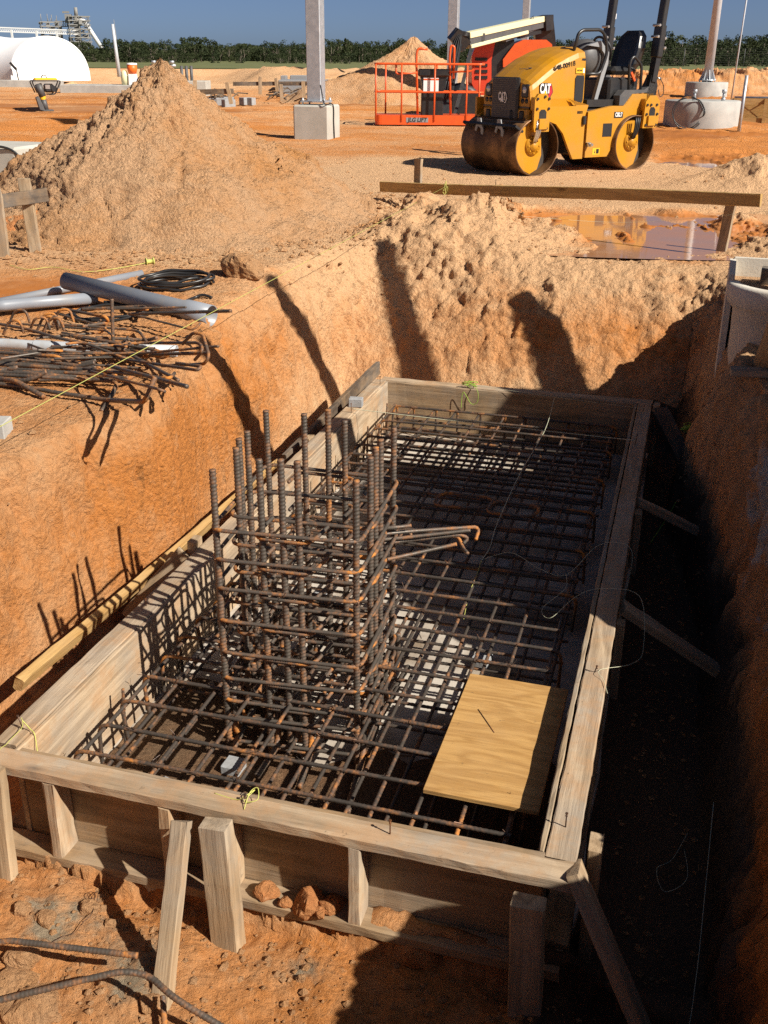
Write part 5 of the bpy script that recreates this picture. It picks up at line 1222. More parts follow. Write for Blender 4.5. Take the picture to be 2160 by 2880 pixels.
add_caster(at(*dk(842, 503), .05), 4.7, at(*dk(905, 800), -.85), 4.7, .05, .12, 'unseen thick post added to cast a shadow down the far slope')
add_caster(at(*dk(590, 602), -.02), 5.6, at(*dk(722, 850), -1.0), 5.5, .085, .11, 'unseen slim post added to cast a shadow on the left rim and wall')
add_caster(at(*dk(452, 742), -.15), 4.8, at(*dk(590, 980), -1.0), 4.4, .10, .16, 'unseen middling post added to cast the nearer shadow on the left wall')
# ---------------------------------------------------------------- steel columns on plinths, on the site grid
def column(base, h, s, label, ped=None, pl='', det=True):
    if ped:
        a, hh = ped; m = MB(); m.box((0, 0, hh / 2 - .1), (a, a, hh + .2), None, .03)
        o = m.build('concrete_plinth', M_conc, None, Matrix.Translation(base) @ Matrix.Rotation(_A, 4, 'Z')); tag(o, pl, 'plinth')
        base = base + Vector((0, 0, hh))
    c = empty('steel_column', base, _A, label, 'steel column')
    m = MB(); m.box((0, 0, h / 2 + .05), (s, s, h), None, .012); part(m, 'shaft', M_galv, c)
    m = MB(); m.box((0, 0, .055), (s * 1.75, s * 1.6, .028)); part(m, 'base_plate', M_galv, c)
    for sx in (-1, 1):
        for sy in (-1, 1): m = MB(); m.cyl((sx * s * .75, sy * s * .68, -.02), (sx * s * .75, sy * s * .68, .12), .016, 8); m.cyl((sx * s * .75, sy * s * .68, .07), (sx * s * .75, sy * s * .68, .095), .03, 6); part(m, 'anchor_bolt', M_galv, c)
    return c
bcol = (at(*dk(704, 303), 0) + at(*dk(636, 303), 0)) / 2; bc = Vector((-1.33, 20.95, gz(-1.33, 20.95)))
column(bc, 6.5, .275, 'near square galvanised steel column standing on the concrete plinth', (.70, .60), 'pale square concrete plinth carrying the near steel column')
tag(wire_curve('cable', [bc + Vector((.10, -.35, .95)), bc + Vector((.14, -.37, .75)), bc + UX * .17 - VX * .365 + Vector((0, 0, .62)) + UX * .13, bc + UX * .36 - VX * .10 + Vector((0, 0, .60)), bc + UX * .365 - VX * .08 + Vector((0, 0, .3)), bc + UX * .37 - VX * .06 + Vector((0, 0, 0))], .012, M_blackp, None, 6), 'black cable hanging down the side of the concrete plinth', 'cable')
column(Vector((2.05, 35.3, 0)), 9.5, .30, 'middle square steel column rising behind the orange lift basket')
column(Vector((6.1, 50.3, .3)), 12, .30, 'farthest square steel column rising behind the raised cream boom')
lp = empty('light_pole', (13.4, 46.8, .62), 0, 'tall tapered round pole with gusseted foot on a round concrete footing', 'light pole')
part(MB().cyl((0, 0, 0), (.12, 0, 9), .19, 24, .13), 'shaft', M_pole, lp)
m = MB(); m.lathe([(.001, .05), (.36, .05), (.36, .09), (.001, .09)], 24)
for k in range(8):
    a = k * math.pi / 4; m.prism([(.15, .09), (.34, .09), (.18, .48), (.15, .48)], -.012, .012, 'Y', Matrix.Rotation(a, 4, 'Z'))
part(m, 'gusset_plates', M_galv, lp)
m = MB()
for k in range(10): a = k * math.pi / 5; m.cyl((.32 * math.cos(a), .32 * math.sin(a), -.03), (.32 * math.cos(a), .32 * math.sin(a), .13), .022, 6)
part(m, 'anchor_bolts', M_galv, lp)
tag(MB().lathe([(.001, .62), (.83, .62), (.86, .60), (.86, -.2)], 40, (13.4, 46.8, 0)).build('round_footing', M_concf), 'distant round concrete footing under the tapered pole', 'footing')
cf = Vector((7.12, 25.0, 0)); z0 = gz(cf.x, cf.y - .8)
tag(MB().lathe([(.001, .57), (.80, .57), (.825, .55), (.83, .3), (.832, -.3)], 48, (cf.x, cf.y, z0)).build('round_footing', M_concf), 'near round concrete footing with two anchor bolts and no pole', 'footing')
for dx, dy in ((-.30, -.35), (.36, -.30)):
    q = Vector((cf.x + dx, cf.y + dy, z0 + .57)); m = MB(); m.cyl(q, q + Vector((0, 0, .22)), .03, 12); m.cyl(q, q + Vector((0, 0, .06)), .045, 12); m.cyl(q + Vector((0, 0, .16)), q + Vector((0, 0, .23)), .05, 8)
    tag(m.build('anchor_bolt', M_galv), 'stout bolt with a square head on the near round footing', 'anchor bolt', 'anchor bolts on the near round footing')
pts = []
for k in range(44):
    a = 2 * math.pi * k / 18; rr = .33 + .02 * math.sin(k * .9); pts.append((cf.x - .52 + rr * math.cos(a), cf.y - .72 - .0 * k - .14 * (1 - (k % 18) / 18.) + .1 * math.sin(a), z0 + .33 + rr * math.sin(a) * .98))
tag(wire_curve('cable_coil', pts, .010, M_blackp, None, 5), 'black cable coil leaning against the near round footing', 'cable')
q0 = gp(*dk(1577, 232)); tag(MB().tube([q0, q0 + Vector((.10, 0, 4.2))], .023, 10).build('conduit', M_pole), 'tall thin grey conduit rising behind the near round footing', 'conduit')
q0 = gp(*dk(1596, 283)); tag(MB().tube([q0 - Vector((0, 0, .1)), q0 + Vector((.01, 0, 1.10))], .036, 12).build('conduit', M_galv), 'short thick grey conduit standing right of the near round footing', 'conduit')
tf = empty('footing_form', (9.9, 26.2, z0), _A, 'pale new timber form at the right edge behind the near round footing', 'formwork')
m = MB(); m.box((0, 0, .50), (3.4, .06, .13)); m.box((0, 0, .08), (3.4, .06, .10)); part(m, 'rail', M_fresh, tf)
for x in (-1.6, -.9, -.1, .8): m = MB(); m.box((x, -.05, .28), (.08, .05, .58)); part(m, 'post', M_fresh, tf)
m = MB()
for x in (-1.25, -.5, .35): m.beam((x - .25, .05, .12), (x + .25, .05, .45), .04, .03); m.beam((x + .25, .06, .12), (x - .25, .06, .45), .04, .03)
part(m, 'brace', M_fresh, tf)
m = MB(); m.box((0, .35, .3), (3.4, .04, .5)); part(m, 'back_panel', M_ply, tf)
tag(MB().tube([(8.6, 27.5, z0 + .55), (12.5, 27.0, z0 + .55)], .035, 10).build('conduit', M_galv), 'grey conduit lying along the top behind the pale timber form', 'conduit')
# block at the left edge
q = at(*dk(20, 402), 0); tag(MB().box((0, 0, -.02), (.9, .9, .85), None, .03).build('concrete_plinth', M_conc, None, Matrix.Translation((q.x - .25, q.y + .75, gz(q.x, q.y))) @ Matrix.Rotation(_A, 4, 'Z')), 'concrete plinth cut off by the left edge behind the sand heap', 'plinth')
tag(wire_curve('cable', [(q.x - .5, q.y + .3, .42), (q.x - .1, q.y + .22, .42), (q.x + .08, q.y + .2, .33), (q.x + .16, q.y + .15, .15), (q.x + .2, q.y, 0)], .016, M_blackp, None, 6), 'black cable draped over the plinth at the left edge', 'cable')
q = gp(-5, 1222, .03, -.1); tag(MB().box((0, 0, 0), (.10, .12, .08), None, .004).build('concrete_brick', M_dgrey if False else M_concf, None, Matrix.Translation(q)), 'grey concrete brick at the left edge under the yellow string', 'brick')

# ---------------------------------------------------------------- boom lift
LY = 25.0
lift = empty('boom_lift', (.95, LY, gz(.95, LY)), 0, 'orange boom lift with its work basket lowered to the ground behind the roller', 'boom lift')
def lx(dx): return (dx * K - 1080) / F_PX * (LY * .916 + .5) - .95
bk = empty('basket', (.95, LY, gz(.95, LY)), 0); bk.parent = lift; bk.matrix_basis = Matrix.Identity(4)
W_, D_ = 1.22, .85
def bp_(mb, name, mat, par=bk): return mb.build(name, mat, par, MW[lift.name])
m = MB()
def rect(z): return fillet([(-W_, 0, z), (W_, 0, z), (W_, D_, z), (-W_, D_, z)], .16, True, 5)
m.tube(rect(1.30), .024, 8, closed=True); m.tube(rect(.72), .020, 8, closed=True); bp_(m, 'rails', M_org)
m = MB()
for x in (-W_ + .02, -.62, .12, .84, W_ - .1): bp_(MB().tube([(x, 0, .1), (x, 0, 1.30)], .020, 8), 'post', M_org)
for x in (-.98, .2, .9): bp_(MB().tube([(x, D_, .1), (x, D_, 1.30)], .020, 8), 'post', M_org)
m = MB(); m.prism([(a, b) for a, b, c in rect(0)], .03, .235, 'Z'); tbd = bp_(m, 'toe_board', M_org)
m = MB(); m.tube(fillet([(-.25, .1, .25), (-.30, .1, 1.45), (-.28, .12, 1.62), (-.05, .12, 1.60)], .1), .026, 8); m.tube(fillet([(.50, .12, .25), (.44, .1, 1.45), (.46, .1, 1.68), (.54, .1, 1.66), (.54, .1, 1.0)], .06), .026, 8)
m.tube(fillet([(-.75, .05, 1.28), (-.75, .05, 1.1), (-.65, .05, 1.1), (-.28, .05, 1.12)], .06), .02, 8); m.tube(fillet([(.44, .05, 1.14), (.95, .05, 1.16), (1.0, .05, 1.28)], .06), .02, 8); bp_(m, 'guard_hoops', M_org)
m = MB(); m.box((.10, .25, 1.12), (.70, .40, .16), None, .03); m.prism([(-.20, 1.04), (.40, 1.04), (.30, .62), (-.12, .62)], .10, .45, 'Y'); m.box((.08, .28, .42), (.50, .34, .62), None, .02); bp_(m, 'control_box', M_blackp)
m = MB(); m.box((.04, .095, .87), (.34, .006, .30)); bp_(m, 'notice', M_wht)
m = MB(); m.box((.04, .09, .985), (.34, .006, .03)); bp_(m, 'notice_band', M_org)
m = MB(); m.box((-.26, -.004, .135), (.50, .004, .10)); m.box((1.12, -.004, .12), (.10, .004, .10)); bp_(m, 'name_plate', M_grey)
text('JLG LIFT', .125, M_blk, bk, MW[lift.name] @ Matrix(((1, 0, 0, -.26), (0, 0, -1, -.008), (0, 1, 0, .135), (0, 0, 0, 1))), .001, .003, .95, shear=.18)
text('J', .12, M_wht, bk, MW[lift.name] @ Matrix(((1, 0, 0, 1.08), (0, 0, -1, -.009), (0, 1, 0, .125), (0, 0, 0, 1))), .001, .003, .95, shear=.18)
# jib arm, boom, turret behind
def L_(dx, dy, Y): p = atY(*dk(dx, dy), Y); o = MW[lift.name].translation; return Vector((p.x - o.x, p.y - o.y, p.z - o.z))
lp_ = lambda mb, name, mat: mb.build(name, mat, lift, MW[lift.name])
j0 = L_(958, 262, LY + 1.0); j1 = L_(988, 90, LY + 1.5)
m = MB(); m.beam(j0, j1, .22, .14, (0, 1, 0)); m.beam(j0 + Vector((.26, .1, .1)), j1 + Vector((.34, .1, -.15)), .08, .08, (0, 1, 0)); m.beam(L_(978, 72, LY + 1.5), L_(1005, 100, LY + 1.6), .3, .3, (0, 1, 0)); m.beam(L_(994, 64, LY + 1.5), L_(984, 84, LY + 1.5), .2, .10, (0, 1, 0)); lp_(m, 'jib_arm', M_blackp)
m = MB()
for k in range(4): m.tube(fillet([L_(1015 - k, 72 + 2 * k, LY + 1.4), L_(995, 66 + 3 * k, LY + 1.4), L_(980 + 5 * k, 90, LY + 1.35), L_(968 + 5 * k, 150, LY + 1.2), L_(958 + 5 * k, 215, LY + .95)], .3), .016, 6)
lp_(m, 'hydraulic_hoses', M_black)
b0 = L_(1008, 87, LY + 1.7); b1 = L_(1178, 49, LY + 4.0)
dv_ = (b1 - b0).normalized(); bu = dv_.cross(Vector((0, 1, 0))).normalized(); bu = bu if bu.z > 0 else -bu
m = MB(); m.beam(b0 + bu * .105, b1 + bu * .105, .28, .13, (0, 0, 1), .01); m.beam(b0 - bu * .14, b1 - dv_ * .9 - bu * .11, .24, .08, (0, 0, 1), .01); lp_(m, 'boom', M_cream)
m = MB(); m.beam(b0, b1 - dv_ * .2 + bu * .02, .20, .22, (0, 0, 1)); m.beam(b0 + dv_ * 1.4 - bu * .17, b1 - dv_ * .15 - bu * .03, .12, .10, (0, 0, 1)); m.box(b0 + dv_ * .55 + Vector((0, -.13, .0)), (.16, .05, .16)); lp_(m, 'boom_inner', M_dgrey)
m = MB(); m.beam(b1 - dv_ * .2, b1 + dv_ * .12, .34, .34, (0, 0, 1)); lp_(m, 'boom_knuckle', M_blackp)
mm_ = frame(b0, b1); text('JLG LIFT', .13, M_blk, lift, MW[lift.name] @ Matrix.Translation(b1 - dv_ * .75 + bu * .105 + Vector((0, -.145, 0))) @ Matrix(((dv_.x, -dv_.z, 0, 0), (dv_.y, 0, -1, 0), (dv_.z, dv_.x, 0, 0), (0, 0, 0, 1))), .001, .003, .9)
m = MB(); m.beam(L_(1172, 45, LY + 4.2), L_(1180, 120, LY + 4.3), .5, .40, (0, 1, 0)); m.beam(L_(1168, 66, LY + 3.9), L_(1120, 78, LY + 3.2), .10, .12); lp_(m, 'riser', M_blackp)
TY = LY + 3.2
def hoodpoly(pts, y0, y1, mat, name):
    q = [L_(a, b, TY) for a, b in pts]; m = MB(); m.prism([(p.x, p.z) for p in q], TY - LY + y0, TY - LY + y1, 'Y'); return lp_(m, name, mat)
hoodpoly([(1018, 120), (1026, 100), (1048, 88), (1068, 92), (1060, 130), (1060, 205), (1030, 205), (1018, 180)], -.2, 1.4, M_red, 'engine_hood')
hoodpoly([(1085, 128), (1110, 95), (1130, 86), (1178, 86), (1190, 96), (1192, 128), (1160, 140), (1085, 145)], -.2, 1.4, M_red, 'engine_hood')
for p in bpy.data.objects['engine_hood.001'].data.materials: pass
bpy.data.objects['engine_hood.001'].data.materials[0] = M_org
hoodpoly([(1056, 98), (1075, 86), (1110, 85), (1112, 210), (1056, 210)], -.1, 1.3, M_blackp, 'engine_bay')
m = MB(); 
for k in range(4): p = L_(1040, 128 + 13 * k, TY - .21); m.box(p, (.30, .03, .07))
lp_(m, 'hood_vents', M_black)
m = MB(); p = L_(1080, 232, TY); m.box((p.x, p.y + .5, p.z), (2.6, 1.3, .45), None, .04); m.box((p.x - .9, p.y - .3, p.z + .1), (.7, .5, .6)); lp_(m, 'chassis', M_blackp)
for dx_, dy_ in ((-.95, -.2), (1.0, -.2), (-.95, 1.3), (1.0, 1.3)):
    m = MB(); m.lathe([(.001, -.15), (.30, -.15), (.40, -.12), (.42, 0), (.40, .12), (.30, .15), (.001, .15)], 24, (p.x + dx_, p.y + dy_, .42), 'Y'); lp_(m, 'wheel', M_black)

# ---------------------------------------------------------------- far left: shelter, rammer, drinks
sx0 = at(*dk(163, 196), 0)
sh = empty('arched_shelter', (-16.6, 55.5, 0), 0, 'white fabric arched shelter on a low concrete wall at the far left', 'shelter')
AX = Vector((-.86, .51, 0)); HX = Vector((.51, .86, 0)); HW, HT = 2.55, 2.05; nA = 40
def archring(d, s): return [HX * (-HW * s * math.cos(math.pi * k / nA)) + AX * d + Vector((0, 0, .30 + HT * s * math.sin(math.pi * k / nA) ** .80)) for k in range(nA + 1)]
rings = [archring(d, s) for d, s in ((0, .97), (0, 1.0), (.08, 1.0), (.25, .985), (1.2, .96), (2.4, .955), (3.6, .985), (3.75, 1.0), (3.85, 1.0), (4.0, .985), (5.4, .955), (7, .985), (7.2, 1.0), (7.3, .985), (10, .96))]
m = MB(); vs = [p for r_ in rings for p in r_]; fs = [(i * (nA + 1) + k, i * (nA + 1) + k + 1, (i + 1) * (nA + 1) + k + 1, (i + 1) * (nA + 1) + k) for i in range(len(rings) - 1) for k in range(nA)]
m._add(vs, fs, True); part(m, 'fabric_roof', M_white, sh)
m = MB(); r0 = archring(.03, .975); c_ = AX * .03 + Vector((0, 0, .30)); m._add(r0 + [c_], [(k, k + 1, nA + 1) for k in range(nA)], True); part(m, 'end_wall', M_white, sh)
tag(MB().box((0, 0, .18), (15, .35, .46), None, .02).build('low_wall', M_concf, None, Matrix.Translation((-22.6, 52.2, 0)) @ Matrix.Rotation(-.03, 4, 'Z')), 'long low grey concrete wall in front of the white shelter', 'low wall')
tag(MB().cyl((-17.55, 53.2, .3), (-17.6, 53.2, .95), .03, 8).beam((-17.6, 53.2, .85), (-17.85, 53.2, 1.15), .10, .10).build('hand_tool', M_blackp), 'small black hand tool standing against the low wall', 'tool')
rm = empty('tamping_rammer', gp(*dk(100, 240)), .5, 'yellow and black tamping rammer standing on the sand at the left', 'rammer')
m = MB(); m.box((.05, 0, .02), (.34, .28, .05), None, .015); m.prism([(-.05, .0), (-.20, .05), (-.28, .40), (-.20, .44), (-.10, .2)], -.10, .10, 'Y'); part(m, 'foot', M_dgrey, rm)
m = MB(); m.cyl((.0, 0, .03), (-.05, 0, .36), .085, 14); part(m, 'leg', M_dgrey, rm)
m = MB(); m.lathe([(.085, .34), (.10, .36), (.085, .38), (.10, .40), (.085, .42), (.10, .44), (.085, .46)], 16, (-.06, 0, 0)); part(m, 'bellows', M_yell, rm)
m = MB(); m.cyl((-.06, 0, .44), (-.16, 0, .80), .11, 14); part(m, 'body', M_dgrey, rm)
m = MB(); m.box((.16, 0, .68), (.30, .26, .26), None, .05); m.cyl((.30, -.16, .66), (.30, .16, .66), .09, 14); part(m, 'engine', M_blackp, rm)
m = MB(); m.box((.10, -.13, .72), (.14, .03, .12)); part(m, 'muffler', M_chrome, rm)
m = MB(); m.box((.08, 0, .93), (.72, .26, .10), None, .04); part(m, 'tank', M_yell, rm)
m = MB(); m.tube(fillet([(-.25, .18, .55), (-.38, .18, .90), (.52, .18, .90), (.30, .18, .50), (.1, .18, .5)], .08), .02, 8); m.tube(fillet([(-.25, -.18, .55), (-.38, -.18, .90), (.52, -.18, .90), (.30, -.18, .50), (.1, -.18, .5)], .08), .02, 8); m.tube(fillet([(-.05, 0, .96), (0, 0, 1.06), (.10, 0, 1.06), (.14, 0, .96)], .04), .015, 6); part(m, 'handle', M_blackp, rm)
rm.matrix_basis = rm.matrix_basis @ Matrix.Scale(.88, 4)
q = at(*dk(188, 205), 0); fb = Vector((q.x, q.y + 1.0, .30))
tag(MB().box((.6, 0, .04), (3.4, 1.7, .66), None, .02).build('concrete_block', M_concf, None, Matrix.Translation((q.x, q.y + 1.0, 0)) @ Matrix.Rotation(-.06, 4, 'Z')), 'wide low grey concrete block carrying the drinks cooler', 'concrete block')
def onb(dx): return Vector(((dx * K - 1080) / F_PX * (q.y * .93), q.y + .75, .37))
m = empty('drinks_cooler', onb(276), 0, 'orange drinks cooler with white lid on the distant concrete block', 'cooler')
part(MB().lathe([(.001, .42), (.15, .42), (.20, .58), (.20, .76), (.001, .76)], 20), 'tank', M_orange, m); part(MB().lathe([(.21, .76), (.21, .82), (.001, .84)], 20), 'lid', M_wht, m); part(MB().box((0, 0, .2), (.32, .3, .42), None, .02), 'stand', M_wht, m)
tag(MB().lathe([(.001, 0), (.13, 0), (.15, .3), (.13, .48), (.06, .55), (.001, .55)], 18, onb(258)).build('water_jug', M_cream), 'tan water jug left of the orange cooler', 'jug')
tag(MB().lathe([(.001, 0), (.12, 0), (.13, .25), (.001, .26)], 18, onb(292)).build('bucket', M_blue), 'blue bucket right beside the orange cooler', 'bucket')
tag(MB().lathe([(.001, 0), (.12, 0), (.13, .25), (.001, .26)], 18, onb(306)).build('bucket', M_blue), 'second blue bucket from the orange cooler', 'bucket')
tag(MB().box((0, 0, .14), (.34, .3, .28), None, .02).build('storage_box', M_wht, None, Matrix.Translation(onb(322))), 'white box at the right end of the distant concrete block', 'box')
for k, (x, nm) in enumerate(((291, 'left'), (310, 'middle'), (333, 'right'))):
    p = onb(x) + Vector((0, 3, 0)); m = MB(); m.cyl(p, p + Vector((0, 0, .75)), .05, 10); m.cyl(p + Vector((-.16, 0, .72)), p + Vector((.16, 0, .72)), .06, 10); m.cyl(p + Vector((0, 0, .8)), p + Vector((0, 0, .92)), .10, 10)
    tag(m.build('pipe_valve', M_galv), nm + ' grey pipe valve of the three standing behind the buckets', 'valve')
p = gp(*dk(258, 164)); p = atY(*dk(258, 166), 60); tag(MB().cyl(p, atY(*dk(243, 52), 60), .11, 10, .07).build('white_pole', M_pole), 'slim white pole leaning left, by the far bank', 'pole')
p = atY(*dk(259, 130), 260); tag(MB().cyl((p.x, 260, 0), (p.x - .6, 260, atY(*dk(254, 42), 260).z), .12, 6, .05).build('antenna_mast', M_tower), 'very thin dark mast far behind the white pole', 'mast')

# ---------------------------------------------------------------- middle distance: boards, blocks, bar heaps
S5 = .3014
def c5(x, y): return (500 + x * S5, 170 + y * S5)
def far_board(label, y_, rail, stakes, th=.10):
    p0 = atY(*c5(*rail[0]), y_); e = empty('batter_board', (p0.x, y_, 0), 0, label, 'batter board')
    p1 = atY(*c5(*rail[1]), y_); plank('rail', p0, p1, .04, th, M_darkwood, e)
    for (a, b) in stakes: A_ = atY(*c5(*a), y_ - .05); B_ = atY(*c5(*b), y_ - .05); plank('stake', B_, A_, .10, .04, M_stake, e, up=(0, 1, 0))
    return e
far_board('weathered distant board with one leaning stake, right of the sand heap', 29, ((160, 296), (520, 286)), (((160, 185), (163, 300)), ((455, 205), (500, 405))), .13)
far_board('long thin distant board left of the near steel column', 33, ((515, 218), (1250, 216)), (((768, 150), (768, 318)), ((915, 165), (930, 290)), ((962, 222), (970, 378)), ((1168, 195), (1174, 350))), .11)
rf = random.Random(4)
GH = 'bars in the distant heaps'
for (x0, x1, y0, y1, n) in ((250, 480, 350, 412, 16), (830, 1200, 290, 385, 26), (760, 1200, 395, 415, 6)):
    for k in range(n):
        x, y = rf.uniform(x0, x1), rf.uniform(y0, y1); l = rf.uniform(60, 190); p = gp(*c5(x, y), rf.uniform(.02, .25)); q_ = gp(*c5(x + l, y + rf.uniform(-30, 22)), rf.uniform(.02, .25)); mid = (p + q_) / 2 + Vector((0, 0, rf.uniform(0, .2)))
        tag(MB().tube([p, mid, q_], .022, 5).build('steel_bar', M_darkwood), 'dark bar in a distant heap of steel left of the near column', 'steel bar', GH)
for k, (x, y, s) in enumerate(((345, 415, .8), (412, 412, .9), (470, 402, .8), (475, 428, .9), (638, 408, .9), (683, 410, .5))):
    p = gp(*c5(x, y + 8)); tag(MB().box((0, 0, .11), (.40 * s, .25, .22), None, .01).build('concrete_block', M_brick, None, Matrix.Translation(p) @ Matrix.Rotation(.2 * k, 4, 'Z')), 'small grey concrete block on the sand beside the leaning distant stake', 'concrete block', 'small blocks left of the near column')
for (x0, x1, y0, y1, Y_, d, lb) in ((960, 1010, 142, 190, 50, .8, 'small grey precast box left of the near column, the left one'), (1048, 1205, 140, 188, 50, .8, 'wide grey precast box just left of the near column'), (940, 1545, 186, 262, 47, 2.0, 'long grey concrete slab behind the near column'), (60, 262, 192, 276, 44, 1.2, 'pale grey concrete block with bolts beyond the sand heap')):
    a, b = atY(*c5(x0, y1), Y_), atY(*c5(x1, y0), Y_); z1 = max(b.z, .2); z0_ = min(0, a.z)
    tag(MB().box(((a.x + b.x) / 2, Y_ + d / 2, (z1 + z0_) / 2), (b.x - a.x, d, z1 - z0_), None, .02).build('concrete_block', M_conc if x0 == 60 else M_grey), lb, 'concrete block')
for k in range(3):
    p = atY(*c5(42 + 45 * k, 190), 44.5); tag(MB().cyl(p - Vector((0, 0, .3)), p + Vector((0, 0, .55)), .06, 8).build('anchor_bolt', M_dgrey), 'dark bolt standing on the pale block beyond the sand heap', 'anchor bolt', 'bolts on the far pale block')

# ---------------------------------------------------------------- towers far left
def lattice(name, x0, x1, y0, y1, D, levels, label, extra=None):
    a = atY(*dk(x0, y1), D); b = atY(*dk(x1, y0), D); cx = (a.x + b.x) / 2; wd_ = b.x - a.x; z0_, z1 = 0, b.z
    e = empty(name, (cx, D, 0), .35, label, 'tower'); hw = wd_ * .40
    m = MB(); t = .14
    for sx in (-1, 0, 1):
        for sy in (-1, 1): m.beam((sx * hw, sy * hw, z0_), (sx * hw, sy * hw, z1), t, t)
    part(m, 'legs', M_tower, e)
    m = MB(); h = z1 / levels; r = random.Random(int(x0))
    for k in range(levels):
        z = (k + 1) * h
        for sy in (-1, 1):
            m.beam((-hw * 1.1, sy * hw, z), (hw * 1.15, sy * hw, z), t, t * 1.6); m.beam((sy * hw, -hw, z), (sy * hw, hw, z), t, t * 1.6)
            m.beam((-hw, sy * hw, z - h), (0, sy * hw, z), .09, .09); m.beam((0, sy * hw, z - h), (hw, sy * hw, z), .09, .09); m.beam((sy * hw, hw, z - h), (sy * hw, -hw, z), .09, .09)
        for q in range(3):
            x = r.uniform(-hw, hw); y = r.uniform(-hw, hw); m.box((x, y, z - h * r.uniform(.2, .7)), (r.uniform(.4, 1.2), r.uniform(.4, 1.2), r.uniform(.3, 1.1)))
        m.box((r.uniform(-.3, .3), 0, z + .05), (hw * 2.1, hw * 1.0, .06))
    part(m, 'bracing', M_tower, e)
    return e, hw, z1, cx
TD = 320
e1, hw, z1, cx1 = lattice('service_tower', 95, 128, 48, 150, TD, 9, 'grey open lattice tower at the far left, the left one of two')
m = MB(); r = random.Random(2)
for k in range(7): x, y = r.uniform(-hw, hw), r.uniform(-hw, hw); m.cyl((x, y, z1), (x, y, z1 + r.uniform(.8, 2.6)), .09, 6)
m.box((hw * 1.25, 0, z1 * .55), (.9, .9, z1 * .7)); part(m, 'pipes', M_tower, e1)
e2, hw2, z2, cx2 = lattice('service_tower', 155, 194, 36, 158, TD, 11, 'taller grey lattice tower with a stack and white slanting duct')
m = MB(); m.cyl((-.4, 0, 0), (-.4, 0, z2), .9, 12); m.cyl((-.4, 0, z2), (-.4, 0, atY(*dk(168, 16), TD).z), .55, 12, .45); part(m, 'stack', M_tower, e2)
d0 = atY(*dk(184, 48), TD); d1 = atY(*dk(224, 110), TD); tag(MB().cyl(d0, d1, .55, 12).cyl(d0, d0 + Vector((-2.0, 0, 1.2)), .6, 12).build('white_duct', M_towerw), 'white duct slanting down from the taller lattice tower', 'duct')
br = empty('conveyor_bridge', atY(*dk(60, 62), TD - 8), 0, 'long white conveyor bridge running to the taller lattice tower', 'bridge')
m = MB(); a = atY(*dk(-60, 57), TD - 8); b = atY(*dk(170, 66), TD - 2)
for dz in (0, -1.0): m.beam(a + Vector((0, 0, dz)), b + Vector((0, 0, dz)), .3, .3)
for k in range(50): p = a.lerp(b, k / 50); q_ = a.lerp(b, (k + .5) / 50); m.beam(p, q_ - Vector((0, 0, 1.0)), .12, .12); m.beam(q_ - Vector((0, 0, 1.0)), a.lerp(b, (k + 1) / 50), .12, .12)
part(m, 'truss', M_towerw, br) if False else m.build('truss', M_towerw, br)
for dx, dy in ((28, 64), (82, 66), (126, 68)):
    p = atY(*dk(dx, dy), TD - 7); MB().beam((p.x - .2, p.y, 0), (p.x - .5, p.y, p.z), .5, .5, (0, 1, 0)).build('support_leg', M_towerw, br)
tr = empty('link_bridge', atY(*dk(140, 47), TD), 0, 'upper open walkway linking the two lattice towers', 'bridge')
m = MB(); a = atY(*dk(118, 46), TD); b = atY(*dk(172, 46), TD)
for dz in (0, -1.3): m.beam(a + Vector((0, 0, dz)), b + Vector((0, 0, dz)), .25, .25)
for k in range(12): p = a.lerp(b, k / 12); q_ = a.lerp(b, (k + 1) / 12); m.beam(p, q_ - Vector((0, 0, 1.3)), .12, .12); m.beam(p, p - Vector((0, 0, 1.3)), .12, .12)
m.build('truss', M_tower, tr); p = atY(*dk(148, 40), TD); MB().box(p, (1.6, 1.6, 2.2)).box(p + Vector((-.6, 0, 1.6)), (1.8, .6, .5)).build('hoist_box', M_tower, tr)
